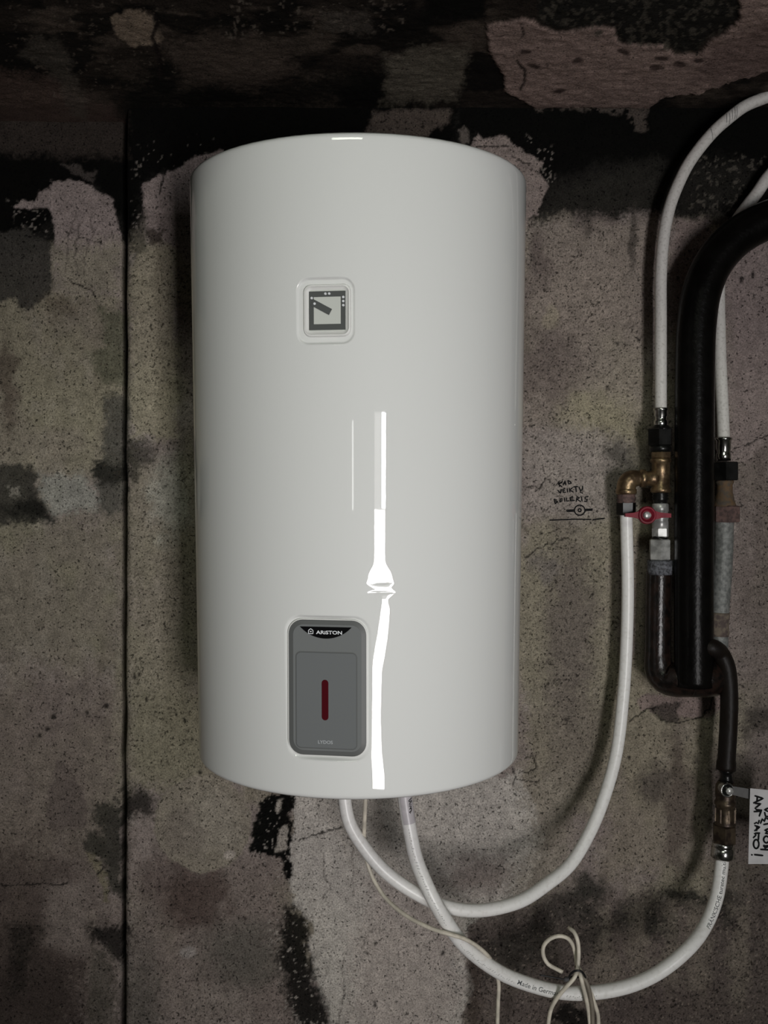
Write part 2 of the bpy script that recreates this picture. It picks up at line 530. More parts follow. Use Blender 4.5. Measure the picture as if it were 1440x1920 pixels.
def wall_colours(px, py):
    """stains and painted corner dimming of the back wall, laid out over the area in view"""
    Mv, B, P_, O, D, S, Rm, G = ((101, 91, 87), (104, 98, 83), (124, 116, 112), (86, 82, 65), (44, 42, 37),
                                 (6, 6, 5), (70, 59, 56), (60, 63, 49))
    p = Paint(px, py, Mv, 1)
    base = sstep(0.42, 0.60, fbm(px / 150, py / 190, 11, 4))
    p.c += (np.array(lin(B)) - p.c) * base[..., None]
    st = sstep(0.52, 0.72, fbm(px / 48, py / 210, 23, 5)) * 0.4
    p.c += (np.array(lin(Rm)) - p.c) * st[..., None]
    st = sstep(0.55, 0.75, fbm(px / 40, py / 55, 31, 5)) * 0.4
    p.c += (np.array(lin(P_)) - p.c) * st[..., None]
    # ---- left section
    p.coat([(-200, 540), (240, 540), (240, 900), (-200, 900)], (102, 97, 78), 0.55, 30, 25)
    p.coat([(-200, 960), (240, 960), (240, 1260), (-200, 1260)], O, 0.55, 50, 30)
    p.coat([(-200, 1250), (230, 1280), (230, 1950), (-200, 1950)], (84, 74, 69), 0.8, 60, 40)
    p.coat([(-200, 1560), (120, 1600), (200, 1950), (-200, 1950)], (52, 42, 39), 0.75, 60, 40)  # dimming towards the lower left corner painted into the colour
    p.blob(30, 1900, 150, 130, (34, 27, 25), 0.7)
    # ---- right section tones
    p.coat([(245, 460), (330, 460), (330, 820), (245, 820)], (110, 104, 86), 0.85, 10, 12)
    p.coat([(240, 860), (380, 860), (380, 1480), (240, 1480)], (98, 92, 78), 0.7, 25, 20)
    p.blob(320, 930, 36, 75, (118, 118, 110), 0.7, 0.5)
    p.coat([(245, 1300), (420, 1300), (420, 1480), (245, 1480)], O, 0.6, 25, 20)
    p.coat([(240, 1620), (540, 1600), (560, 1930), (240, 1930)], (88, 78, 73), 0.8, 25, 20)
    p.blob(330, 1650, 55, 80, Rm, 0.8); p.blob(370, 1690, 60, 60, (58, 46, 42), 0.8, 0.35)
    p.blob(460, 1790, 80, 60, (56, 56, 50), 0.6); p.blob(400, 1890, 70, 40, (100, 92, 86), 0.5)
    p.blob(352, 1790, 14, 12, (112, 106, 103), 0.8, 0.3, 8)
    p.coat([(985, 420), (1215, 415), (1215, 800), (985, 800)], (112, 103, 93), 0.75, 18, 18)
    p.blob(1040, 690, 60, 85, (84, 74, 70), 0.8, 0.6); p.blob(1010, 480, 24, 60, (72, 62, 60), 0.7, 0.5)
    p.blob(1120, 790, 70, 50, (112, 106, 84), 0.8, 0.6); p.blob(1100, 560, 80, 60, (118, 108, 98), 0.6, 0.6)
    p.blob(1035, 595, 16, 22, (120, 112, 94), 0.8, 0.4, 10)
    p.coat([(980, 805), (1090, 800), (1180, 830), (1190, 960), (1150, 980), (980, 970)], (114, 106, 101), 0.85, 22, 14, 6, 0.0004)
    p.blob(1165, 850, 34, 22, (60, 57, 52), 0.8, 0.5)
    p.coat([(985, 985), (1160, 985), (1160, 1520), (985, 1520)], (104, 98, 82), 0.8, 22, 18)
    p.blob(1070, 1180, 46, 180, (78, 70, 66), 0.8, 0.6); p.blob(1020, 1060, 26, 30, (84, 78, 76), 0.7, 0.5)
    p.blob(1080, 1400, 60, 110, (82, 74, 68), 0.6, 0.6)
    p.coat([(1190, 985), (1212, 985), (1212, 1310), (1190, 1310)], (108, 100, 84), 0.6, 8, 4)
    p.coat([(1365, 470), (1460, 450), (1460, 840), (1372, 870)], (104, 92, 90), 0.9, 14, 10)
    p.coat([(1378, 880), (1450, 815), (1460, 1180), (1380, 1160)], (84, 74, 71), 0.7, 8, 8)
    p.coat([(1380, 1090), (1460, 1120), (1460, 1500), (1390, 1500)], (86, 77, 73), 0.7, 30, 20)
    p.blob(1430, 1350, 40, 30, (44, 40, 36), 0.8, 0.5)
    p.coat([(1180, 1320), (1330, 1345), (1340, 1640), (1130, 1640)], (98, 90, 77), 0.7, 30, 20)
    p.blob(1270, 1500, 22, 150, (62, 52, 48), 0.7, 0.6); p.blob(1225, 1470, 26, 30, (52, 45, 44), 0.7, 0.6)
    # lower right, darker mauve with mold spots
    p.coat([(870, 1730), (1040, 1650), (1340, 1690), (1460, 1650), (1460, 1950), (850, 1950)], (72, 63, 59), 0.92, 30, 26)
    p.coat([(1330, 1420), (1460, 1420), (1460, 1950), (1330, 1950)], (64, 56, 53), 0.7, 30, 26)
    for x, y, rx, ry, a in ((1070, 1700, 40, 40, .7), (1100, 1660, 30, 26, .8), (1200, 1720, 44, 34, .8), (1300, 1690, 34, 22, .9),
                            (1360, 1700, 22, 44, .8), (960, 1790, 60, 50, .7), (1120, 1740, 30, 40, .6), (1010, 1740, 30, 30, .6),
                            (1245, 1735, 24, 20, .8), (1270, 1680, 22, 14, .8)):
        p.blob(x, y, rx, ry, (30, 30, 26), a, 0.6, 26, 0.4)
    for x in (1130, 1195, 1255, 1310, 1385):
        p.coat([(x - 13, 1700), (x + 12, 1690), (x + 22, 1830), (x + 6, 1900), (x - 20, 1850)], (92, 84, 74), 0.65, 12, 22)
    p.blob(1070, 1915, 40, 18, (10, 10, 8), 0.9, 0.3); p.blob(1240, 1890, 120, 40, (60, 51, 48), 0.6)
    # ---- pale plaster under the heater
    p.coat([(548, 1480), (985, 1450), (1012, 1540), (1030, 1600), (975, 1672), (890, 1726), (872, 1770), (885, 1850), (860, 1950),
            (618, 1950), (600, 1870), (582, 1800), (585, 1745), (556, 1690), (538, 1640), (546, 1560)], (134, 129, 123), 1.0, 3, 12, 8, 0.0016)
    p.coat([(700, 1640), (870, 1700), (860, 1950), (640, 1950), (660, 1800)], (124, 114, 109), 0.7, 40, 30)
    p.blob(900, 1640, 60, 40, (94, 84, 80), 0.8, 0.6); p.blob(720, 1520, 40, 60, (100, 96, 90), 0.6, 0.6)
    p.coat([(880, 1800), (900, 1790), (905, 1950), (880, 1950)], (56, 45, 38), 0.6, 10, 8)
    p.coat([(985, 1455), (1070, 1455), (1070, 1640), (1000, 1700), (960, 1660), (1000, 1600)], (104, 97, 87), 0.85, 30, 24)
    # black damp at its edge
    p.coat([(478, 1520), (505, 1490), (560, 1485), (545, 1520), (548, 1560), (546, 1600), (520, 1612), (470, 1596)], S, 1, 3, 10, 10, -0.0006)
    p.coat([(528, 1600), (546, 1605), (546, 1650), (534, 1645)], S, 1, 4, 8, 10)
    p.coat([(520, 1555), (540, 1545), (538, 1590), (516, 1602)], (118, 112, 104), 1, 2, 6, 4, 0.001)
    p.coat([(520, 1500), (530, 1498), (524, 1525), (516, 1522)], (118, 112, 104), 1, 2, 3, 3)
    p.coat([(536, 1695), (560, 1700), (582, 1750), (580, 1800), (600, 1860), (618, 1950), (560, 1950), (528, 1850), (524, 1760)],
           (8, 8, 6), 0.95, 12, 14, 12)
    p.flecks([(500, 1480), (600, 1680), (620, 1950), (540, 1950), (480, 1600)], (110, 104, 98), 0.06, 5, 0.8)
    # round repair
    P0 = [(380 + 92 * math.cos(t), 1544 + 92 * math.sin(t)) for t in np.linspace(0, 2 * math.pi, 20)[:-1]]
    p.coat(P0, (98, 91, 80), 1.0, 3, 6, 3, 0.0012)
    p.blob(400, 1540, 55, 60, (108, 102, 92), 0.6); p.blob(335, 1560, 35, 50, (84, 76, 70), 0.6)
    p.blob(428, 1605, 10, 9, (122, 114, 108), 0.8, 0.3, 6)
    p.coat([(228, 1482), (262, 1482), (290, 1500), (282, 1535), (255, 1525), (228, 1545)], (10, 10, 8), 0.85, 12, 16, 8)
    p.blob(262, 1990, 40, 230, (50, 50, 45), 0.6)
    # ---- soot at the top
    soot = [(-300, 100), (1800, 100), (1800, 392), (1440, 405), (1380, 420), (1300, 410), (1240, 408), (1200, 400), (1060, 398), (1000, 410),
            (960, 420), (900, 330), (380, 300), (320, 335), (240, 460), (232, 520), (150, 470), (90, 470), (-300, 500)]
    p.coat(soot, (20, 19, 17), 1, 14, 14, 8)
    p.coat([(-300, 100), (860, 100), (850, 300), (360, 310), (268, 338), (262, 400), (246, 470), (225, 400), (180, 350), (60, 440), (-300, 440)],
           (4, 4, 3), 1, 10, 10, 8)
    p.coat([(850, 130), (950, 190), (1240, 190), (1460, 160), (1460, 310), (1150, 300), (1070, 320), (1010, 345), (1000, 320), (985, 290), (860, 250)],
           (5, 5, 4), 1, 12, 12, 8)
    p.coat([(1040, 350), (1240, 300), (1240, 405), (1010, 408)], (32, 31, 27), 0.8, 20, 16)
    p.blob(1340, 350, 70, 50, (26, 25, 22), 0.8); p.flecks([(1280, 290), (1440, 290), (1420, 420), (1300, 400)], (66, 62, 55), 0.14, 6, 0.7)
    p.coat([(1335, 395), (1360, 400), (1368, 420), (1350, 428)], (66, 62, 56), 0.8, 4, 8)
    p.coat([(-300, 150), (240, 150), (240, 292), (-300, 282)], (40, 34, 30), 0.9, 12, 14)
    # under it
    p.coat([(1262, 410), (1330, 415), (1325, 560), (1262, 560)], (96, 84, 80), 0.95, 8, 10, 6, 0.0008)
    p.blob(1188, 450, 8, 60, (50, 46, 42), 0.7, 0.5, 10); p.blob(1100, 425, 16, 20, (64, 58, 54), 0.6)
    # pale scraps of plaster
    p.coat([(268, 350), (275, 340), (320, 322), (352, 300), (420, 280), (420, 470), (330, 470), (318, 455), (272, 440)], (104, 93, 90), 1, 2.5, 5, 5, 0.0016)
    p.coat([(330, 400), (380, 400), (380, 470), (330, 470)], (92, 88, 80), 0.6, 14, 8)
    p.coat([(24, 388), (40, 375), (66, 378), (72, 356), (95, 352), (98, 338), (130, 336), (165, 345), (195, 366), (212, 372), (216, 400), (230, 440),
            (228, 560), (195, 555), (150, 552), (100, 548), (104, 470), (98, 410), (90, 388), (55, 392)], (108, 97, 94), 1, 2.5, 5, 5, 0.0018)
    p.coat([(100, 470), (228, 450), (226, 560), (100, 560)], (104, 99, 82), 0.75, 24, 16)
    p.coat([(888, 262), (898, 250), (905, 262), (920, 256), (950, 256), (962, 275), (1000, 290), (1018, 305), (1008, 325), (1030, 340), (1016, 370),
            (1008, 400), (992, 408), (985, 430), (940, 430), (880, 290)], (108, 97, 92), 1, 2, 5, 5, 0.0018)
    p.coat([(858, 248), (872, 240), (884, 262), (866, 270)], (70, 64, 59), 1, 2, 6, 4)
    p.coat([(110, 305), (145, 304), (160, 322), (182, 318), (176, 345), (160, 335), (130, 318)], (50, 45, 42), 0.9, 3, 6, 5)
    p.coat([(700, 206), (845, 206), (838, 232), (780, 262), (690, 260)], (62, 54, 48), 0.95, 5, 10, 6)
    p.coat([(1010, 192), (1215, 200), (1210, 245), (1195, 240), (1180, 215), (1100, 208), (1000, 200)], (60, 53, 48), 0.85, 3, 10, 10, 0, 0.12)
    p.flecks([(250, 260), (400, 260), (370, 330), (260, 340), (252, 420)], (92, 86, 80), 0.04, 8, 0.65)
    p.flecks([(990, 250), (1040, 280), (1040, 350), (1010, 330)], (92, 86, 80), 0.10, 4, 0.9)
    p.flecks([(10, 370), (90, 400), (90, 440), (30, 430)], (92, 86, 80), 0.12, 5, 0.9)
    p.flecks([(246, 320), (262, 320), (262, 500), (246, 500)], (96, 90, 84), 0.07, 6, 0.9)
    # left: grey render, green streak, black patches
    p.coat([(-300, 440), (60, 432), (100, 460), (102, 540), (84, 566), (48, 588), (32, 566), (-300, 555)], (46, 44, 40), 0.95, 5, 12, 8)
    p.blob(120, 575, 40, 22, (70, 62, 48), 0.6)
    p.coat([(176, 570), (190, 600), (196, 650), (168, 660), (176, 700), (188, 722), (238, 720), (238, 590)], (72, 72, 56), 0.85, 8, 10, 6)
    p.coat([(192, 745), (238, 735), (238, 960), (186, 962), (172, 890), (196, 850)], (58, 57, 52), 0.85, 9, 14, 10)
    p.coat([(172, 868), (190, 866), (236, 880), (236, 905), (190, 912), (172, 900)], (16, 16, 13), 0.8, 9, 16, 10)
    p.coat([(-300, 862), (40, 872), (70, 888), (84, 960), (108, 970), (60, 982), (-300, 970)], (38, 37, 33), 0.9, 6, 16, 10)
    p.blob(50, 955, 40, 18, (12, 12, 10), 0.8); p.coat([(12, 912), (30, 912), (36, 926), (16, 930)], (92, 88, 80), 0.9, 2, 4)
    p.coat([(78, 888), (150, 890), (180, 920), (180, 955), (100, 965), (80, 930)], (108, 108, 102), 0.85, 10, 8)
    p.blob(10, 730, 16, 90, (62, 52, 44), 0.7)
    p.coat([(84, 1500), (110, 1412), (128, 1440), (150, 1470), (165, 1520), (160, 1560), (84, 1560)], (68, 59, 56), 0.7, 4, 10)
    p.coat([(178, 1512), (232, 1500), (232, 1690), (206, 1668), (200, 1630), (160, 1590), (152, 1572), (182, 1562)], (32, 32, 27), 0.85, 9, 16, 10)
    p.coat([(160, 1598), (176, 1600), (206, 1650), (200, 1690), (178, 1640)], (86, 80, 60), 0.7, 4, 6)
    p.coat([(85, 1660), (160, 1655), (165, 1780), (130, 1790), (84, 1770)], (92, 83, 78), 0.7, 16, 8)
    p.coat([(18, 1738), (84, 1736), (84, 1756), (60, 1760), (50, 1850), (20, 1860)], (24, 21, 18), 0.8, 18, 16)
    p.coat([(166, 1742), (240, 1738), (240, 1810), (205, 1800), (190, 1770), (166, 1764)], (12, 11, 10), 0.9, 10, 12)
    p.coat([(170, 1775), (205, 1780), (215, 1930), (165, 1930)], (58, 55, 48), 0.6, 14, 10)
    # right section smudges beside the joint
    p.coat([(236, 824), (262, 822), (292, 836), (286, 860), (262, 880), (258, 900), (236, 910)], (26, 26, 22), 0.75, 12, 16, 10)
    p.coat([(272, 432), (306, 432), (304, 458), (276, 460)], (50, 43, 38), 0.9, 4, 6)
    p.coat([(244, 440), (272, 400), (275, 470), (250, 490)], (44, 42, 34), 0.7, 8, 8)
    for x, y in ((252, 1270), (262, 1284), (274, 1312), (330, 1340), (345, 1350), (358, 1385), (306, 1352), (98, 1340), (86, 1368), (72, 1380), (200, 1322),
                 (160, 1336), (262, 1265), (1160, 646), (1136, 725), (1196, 636), (1320, 620), (690, 1788), (706, 1770), (830, 1785), (1150, 1470),
                 (700, 1878), (1180, 1420), (1060, 1352), (1093, 1352), (1410, 516), (1388, 527), (380, 1445), (520, 1448)):
        p.blob(x, y, 3.2, 4.6, (14, 12, 11), 0.85, 0.6, 9, 0.8)
    # plaster crust broken away round the pipe elbow
    p.coat([(1190, 1310), (1225, 1305), (1330, 1310), (1372, 1285), (1375, 1300), (1330, 1345), (1250, 1345), (1200, 1330)], (100, 86, 82), 0.95, 3, 8, 6, 0.002)
    p.coat([(1215, 1325), (1275, 1318), (1268, 1352), (1235, 1350)], (40, 36, 32), 0.8, 4, 8)
    for P in ([(1180, 1352), (1205, 1335), (1230, 1325)], [(1240, 1350), (1270, 1355), (1310, 1345), (1332, 1328), (1335, 1300), (1355, 1292)],
              [(985, 912), (1010, 916), (1022, 898), (1040, 912), (1050, 902)], [(985, 1048), (1005, 1030), (1036, 1018), (1058, 1008)],
              [(128, 524), (150, 536), (172, 545), (180, 560)], [(150, 445), (190, 455)], [(126, 432), (132, 440)], [(310, 320), (298, 365), (302, 340)],
              [(0, 1658), (60, 1660), (120, 1658), (128, 1654)], [(180, 1640), (196, 1628), (176, 1615)],
              [(560, 1575), (610, 1562), (640, 1552)], [(962, 1440), (970, 1458), (964, 1470)], [(975, 1446), (1000, 1448), (1006, 1440), (1000, 1424), (984, 1424)],
              [(980, 1465), (1004, 1468), (1012, 1462)], [(960, 292), (985, 304), (996, 306)], [(895, 275), (955, 276)],
              [(1398, 835), (1440, 815)]):
        p.crack(P)
    for P in ([(662, 1590), (660, 1650), (664, 1668)], [(604, 1600), (612, 1650), (606, 1690)], [(645, 1790), (640, 1860), (632, 1920)], [(1212, 1455), (1214, 1500)],
              [(140, 400), (132, 470), (126, 520)], [(172, 400), (164, 470), (160, 520)], [(150, 420), (146, 520)], [(700, 1740), (690, 1760), (688, 1780)], [(704, 1750), (722, 1742)],
              [(905, 1700), (918, 1686)], [(1010, 1590), (1050, 1588)]):
        p.crack(P, 1.4, (52, 46, 43), 0.0008, 0.55, 14)
    mute(p)
    p.flecks([(985, 420), (1215, 420), (1160, 1500), (985, 1500)], (40, 36, 32), 0.05, 3.2, 0.7, 940)
    p.flecks([(240, 480), (360, 480), (360, 1480), (240, 1480)], (44, 40, 34), 0.06, 3.4, 0.7, 950)
    p.flecks([(-50, 560), (230, 560), (230, 900), (-50, 900)], (52, 46, 38), 0.04, 3.2, 0.6, 960)
    p.flecks([(240, 1640), (540, 1640), (560, 1930), (240, 1930)], (40, 34, 32), 0.06, 3.4, 0.7, 970)
    p.flecks([(870, 1720), (1440, 1660), (1440, 1930), (870, 1930)], (112, 102, 94), 0.03, 4, 0.5, 980)
    p.flecks([(870, 1720), (1440, 1660), (1440, 1930), (870, 1930)], (26, 23, 22), 0.09, 4, 0.7, 990)
    return p


def relief(px, py):
    return (fbm(px / 120, py / 120, 61, 3) - 0.5) * 0.012 + (fbm(px / 22, py / 22, 71, 4) - 0.5) * 0.0028


def cols(lo, hi, step, far_lo, far_hi, cs=0.05):
    a = np.arange(lo, hi + step / 2, step)
    l = np.arange(far_lo, lo - cs / 2, cs) if far_lo < lo else np.array([])
    h = np.arange(hi + cs, far_hi + cs, cs) if far_hi > hi else np.array([])
    return np.concatenate([l, a, h])


ZS = cols(0.60, CEIL_Z + 0.012, 0.0021, FLOOR_Z, CEIL_Z, 0.03)


def wall_height(px, py):
    return relief(px, py)


def edge_x(z):
    _, py = proj(np.zeros_like(z) - 0.42, np.zeros_like(z), z)
    ex = 240 - 11 * (py - 300) / 1600.0
    return (ex - 720) / F * 1.64 + 0.004 * (fbm(z * 14, z * 0 + 3.3, 401, 3) - 0.5)


S1 = np.concatenate([[0.0, 0.0004], np.arange(0.0015, 1.09, 0.0021), np.arange(1.12, 2.15, 0.04)])
Sg, Zg = np.meshgrid(S1, ZS, indexing='ij')
Xg = edge_x(Zg) + Sg
PX, PY = proj(Xg, np.zeros_like(Xg), Zg)
p = wall_colours(PX, PY)
Yg = -(relief(PX, PY) + p.h)
rr = 0.012
Yg = Yg + np.where(Sg < rr, rr - np.sqrt(np.maximum(rr ** 2 - (rr - Sg) ** 2, 0)), 0)
Yg[0, :] = 0.11
me = grid_mesh('wall_back', Xg, Yg, Zg, p.c)
wall_back = struct(link('wall_back', me, None, M_WALL), 'soot-stained plastered back wall that carries the heater')
# lookup of the wall surface for things written on it
_wallY = Yg


def wall_y(x, z):
    i = int(np.argmin(np.abs(ZS - z))); j = int(np.argmin(np.abs(Xg[:, i] - x)))
    return float(_wallY[j, i])


S2 = np.concatenate([np.arange(-1.85, -0.76, 0.05), np.arange(-0.72, -0.395, 0.0022)])
Xl, Zl = np.meshgrid(S2, ZS, indexing='ij')
PXl, PYl = proj(Xl, np.zeros_like(Xl) + 0.06, Zl)
p2 = wall_colours(PXl, PYl)
Yl = 0.06 - (relief(PXl + 500, PYl) + p2.h)
xv = edge_x(Zl) * 1.70 / 1.64 + 0.003
Yl = Yl + 0.05 * sstep(-0.010, -0.005, Xl - xv)
me = grid_mesh('wall_back_recess', Xl, Yl, Zl, p2.c)
struct(link('wall_back_recess', me, None, M_WALL), 'set-back strip of sooty wall left of the vertical joint')

# ceiling ------------------------------------------------------------------
SOFFIT_Y = -0.85
YS = np.concatenate([np.arange(SOFFIT_Y, -0.62, 0.04), np.arange(-0.58, 0.115, 0.0022)])
XS = cols(-0.70, 0.70, 0.0024, -1.85, 1.75, 0.06)
Xc, Yc = np.meshgrid(XS, YS, indexing='ij')
Zc = np.full_like(Xc, CEIL_Z)
PXc, PYc = proj(Xc, Yc, Zc)
far = np.zeros_like(Xc)
q = Paint(PXc, PYc, (24, 20, 17), 1)
b1 = sstep(0.44, 0.60, fbm(PXc / 150, PYc / 42, 501, 5)); q.c += (np.array(lin((46, 40, 35))) - q.c) * (b1 * 0.9)[..., None]
b2 = sstep(0.50, 0.62, fbm(PXc / 110, PYc / 40, 521, 5)); q.c += (np.array(lin((7, 6, 5))) - q.c) * (b2 * 0.9)[..., None]
q.coat([(-200, 120), (120, 150), (245, 230), (245, 300), (-200, 300)], (50, 40, 36), 0.8, 16, 18)
q.coat([(60, 60), (110, 80), (165, 190), (160, 230), (130, 215), (100, 140), (40, 100)], (52, 48, 43), 0.6, 10, 14)
q.coat([(330, 150), (860, 120), (860, 200), (240, 215), (240, 150)], (5, 5, 4), 0.85, 24, 20)
q.coat([(300, 70), (480, 60), (560, 130), (480, 170), (340, 140)], (50, 43, 38), 0.7, 20, 20)
q.coat([(725, 110), (800, 85), (880, 90), (870, 150), (855, 190), (720, 200)], (62, 58, 51), 0.9, 10, 14)
q.coat([(790, -60), (915, -60), (912, 36), (800, 34)], (4, 4, 3), 0.95, 8, 10)
q.coat([(600, 20), (690, 20), (700, 60), (610, 66)], (46, 42, 38), 0.8, 10, 12)
q.coat([(915, 60), (917, 47), (980, 30), (1000, 30), (1015, 45), (1040, 55), (1070, 55), (1120, 43), (1155, 50), (1160, 75), (1175, 82), (1245, 82),
        (1265, 102), (1310, 102), (1345, 65), (1385, 36), (1390, -60), (1700, -60), (1700, 110), (1440, 135), (1370, 150), (1310, 175), (1250, 180),
        (1215, 202), (1010, 202), (945, 172), (945, 145), (920, 100)], (92, 79, 74), 1.0, 2.5, 4, 4, 0.004)
q.coat([(1345, 80), (1460, 30), (1460, 130), (1300, 150)], (62, 50, 48), 0.6, 14, 12)
q.coat([(1000, -60), (1380, -60), (1383, 30), (1335, 60), (1306, 100), (1268, 98), (1248, 78), (1175, 78), (1155, 45), (1040, 50), (1010, 30)], (17, 16, 14), 1.0, 3, 4, 4)
q.flecks([(1000, -60), (1380, -60), (1383, 30), (1306, 100), (1175, 78), (1010, 30)], (46, 43, 38), 0.22, 7, 0.8, 700)
q.coat([(1018, 108), (1028, 100), (1026, 120)], (30, 24, 22), 0.8, 3, 5)
for x, y in ((1240, 104), (1232, 124), (1275, 118), (1310, 110), (985, 90), (1000, 118), (1085, 108), (1050, 170), (1170, 92)):
    q.blob(x, y, 12, 5, (34, 26, 24), 0.9, 0.4, 8)
q.crack([(980, 40), (982, 58), (978, 70)]); q.crack([(968, 110), (982, 130), (980, 150), (974, 165)], 2); q.crack([(936, 62), (946, 60)])
q.coat([(210, 30), (240, 20), (285, 25), (290, 60), (310, 75), (285, 85), (250, 85), (225, 70)], (84, 74, 64), 0.95, 3, 8, 6)
q.crack([(275, 25), (296, 40), (284, 70), (298, 105), (300, 140)], 4, (14, 10, 9))
q.flecks([(0, 0), (330, 0), (330, 140), (60, 200), (0, 140)], (60, 54, 48), 0.04, 6, 0.6, 720)
q.flecks([(420, 0), (760, 0), (760, 60), (420, 70)], (66, 60, 54), 0.10, 7, 0.7, 730)
q.c = q.c * (1 - far[..., None]) + np.array(lin((60, 55, 48))) * far[..., None]
Zc = Zc - ((fbm(Xc * 9, Yc * 9, 81, 3) - 0.5) * 0.008 + (fbm(Xc * 90, Yc * 90, 91, 3) - 0.5) * 0.003 + q.h) * (1 - far) * sstep(0.02, -0.03, Yc - 0.0 * Yc)
me = grid_mesh('ceiling', Xc, Yc, Zc, q.c, flip=True)
struct(link('ceiling', me, None, M_CEIL), 'low sooty concrete ceiling with a bare pinkish patch')

# rest of the room ------------------------------------------------------------
LX, RX = -1.8, 1.7
HM = (HIGH_Z + FLOOR_Z) / 2; HS = HIGH_Z - FLOOR_Z
struct(box('floor', ((LX + RX) / 2, (REAR_Y + 0.1) / 2, FLOOR_Z - 0.05), (RX - LX + 0.2, -REAR_Y + 0.4, 0.1), None, M_FLOOR))
struct(box('wall_left', (LX - 0.05, REAR_Y / 2 + 0.03, HM), (0.1, -REAR_Y + 0.2, HS), None, M_ROOM))
struct(box('wall_right', (RX + 0.05, REAR_Y / 2 + 0.03, HM), (0.1, -REAR_Y + 0.2, HS), None, M_ROOM))
struct(box('wall_soffit', ((LX + RX) / 2, SOFFIT_Y + 0.05, (CEIL_Z + HIGH_Z) / 2 + 0.02), (RX - LX, 0.1, HIGH_Z - CEIL_Z - 0.0), None, M_ROOM))
struct(box('ceiling_high', ((LX + RX) / 2, (REAR_Y + SOFFIT_Y) / 2, HIGH_Z + 0.05), (RX - LX + 0.2, SOFFIT_Y - REAR_Y + 0.2, 0.1), None, M_ROOM))
bm = bmesh.new()


def bbox(bm, x0, x1, z0, z1):
    g = bmesh.ops.create_cube(bm, size=1)
    for v in g['verts']:
        v.co = Vector(((x0 + x1) / 2 + v.co.x * (x1 - x0), REAR_Y - 0.05 + v.co.y * 0.1, (z0 + z1) / 2 + v.co.z * (z1 - z0)))


zm = 2.2
bbox(bm, LX - 0.1, SLIT[0], FLOOR_Z, zm); bbox(bm, SLIT[0], SLIT[1], FLOOR_Z, SLIT[2]); bbox(bm, SLIT[0], SLIT[1], SLIT[3], zm)
bbox(bm, SLIT[1], DOOR[0], FLOOR_Z, zm); bbox(bm, DOOR[0], DOOR[1], DOOR[3], zm); bbox(bm, DOOR[1], RX + 0.1, FLOOR_Z, zm)
bbox(bm, LX - 0.1, HIGHWIN[0], zm, HIGH_Z); bbox(bm, HIGHWIN[1], RX + 0.1, zm, HIGH_Z)
bbox(bm, HIGHWIN[0], HIGHWIN[1], zm, HIGHWIN[2]); bbox(bm, HIGHWIN[0], HIGHWIN[1], HIGHWIN[3], HIGH_Z)
me = bpy.data.meshes.new('wall_rear'); bm.to_mesh(me); bm.free()
struct(link('wall_rear', me, None, M_ROOM, False))

# ------------------------------------------------------------------ handwriting on the wall (part of the wall)
def onwall(zx, zy):
    """strokes noted in a ninefold enlargement of the area 1000..1160 x 880..1000"""
    v = W(1000 + zx, 880 + zy, 0.0)
    return (v.x, wall_y(v.x, v.z) - 0.0009, v.z)


def sc9(L): return [[(a / 9, b / 9) for a, b in ln] for ln in L]


def circ(cx, cy, rx, ry, n=22): return [(cx + rx * math.cos(t), cy + ry * math.sin(t)) for t in np.linspace(0, 2 * math.pi, n)]


HAND = sc9([
    [(425, 208), (440, 292)], [(490, 205), (425, 255), (482, 296)],
    [(500, 265), (535, 195), (547, 266)], [(506, 243), (545, 238)],
    [(582, 188), (592, 247), (640, 236), (620, 205), (582, 188)],
    [(410, 352), (455, 405), (470, 338)], [(495, 335), (502, 390)], [(495, 335), (536, 328)], [(498, 362), (530, 357)], [(502, 390), (542, 385)],
    [(570, 325), (578, 386)], [(605, 320), (616, 386)], [(662, 308), (612, 350), (672, 382)], [(678, 296), (748, 290)], [(712, 293), (722, 377)],
    [(768, 298), (788, 352), (824, 346), (832, 284)], [(802, 355), (790, 390), (832, 402)],
    [(345, 503), (366, 582)], [(345, 503), (388, 512), (362, 538), (412, 540), (366, 578)],
    [(446, 552), (456, 500), (482, 488), (480, 532), (446, 552)], [(520, 480), (530, 542)], [(555, 480), (562, 536), (598, 531)],
    [(620, 480), (626, 531)], [(620, 480), (668, 470)], [(622, 505), (660, 500)], [(626, 531), (692, 525)], [(648, 458), (656, 456)],
    [(720, 542), (737, 465), (775, 480), (740, 510), (794, 542)], [(810, 468), (820, 536)],
    [(922, 458), (870, 470), (874, 500), (908, 510), (902, 535), (858, 542)], [(712, 172), (716, 176)],
    circ(780, 690, 88, 85), circ(780, 690, 26, 26, 14),
    [(690, 684), (560, 690), (570, 712), (692, 706)], [(868, 678), (992, 670), (990, 690), (870, 696)],
    [(275, 858), (480, 850), (700, 842), (972, 846)], [(1000, 850), (1195, 825)]])
hw = strokes('handwritten_note', HAND, 2.3, onwall, wall_back, M_INK)
hw['label'] = 'black marker note and valve sketch on the plaster'

# ------------------------------------------------------------------ water heater
HH = 0.774; YAW = R(-8.5); LEAN = R(1.5)
HC = Vector((-0.0345, -0.25, 1.145))
heater = empty('water_heater', HC)
heater.rotation_euler = (0, 0, 0)
# lean the top towards the room, then turn it a little to the left
heater.matrix_world = Matrix.Translation(HC + Vector((0, 0, HH / 2))) @ Matrix.Rotation(LEAN, 4, 'X') @ Matrix.Rotation(YAW, 4, 'Z') @ Matrix.Translation((0, 0, -HH / 2))
tag(heater, 'white enamelled cylindrical water heater with grey control panel on the sooty wall', 'water heater')
RM = 0.2227


def hr(z): return RM + 0.0083 * (z - HH / 2)


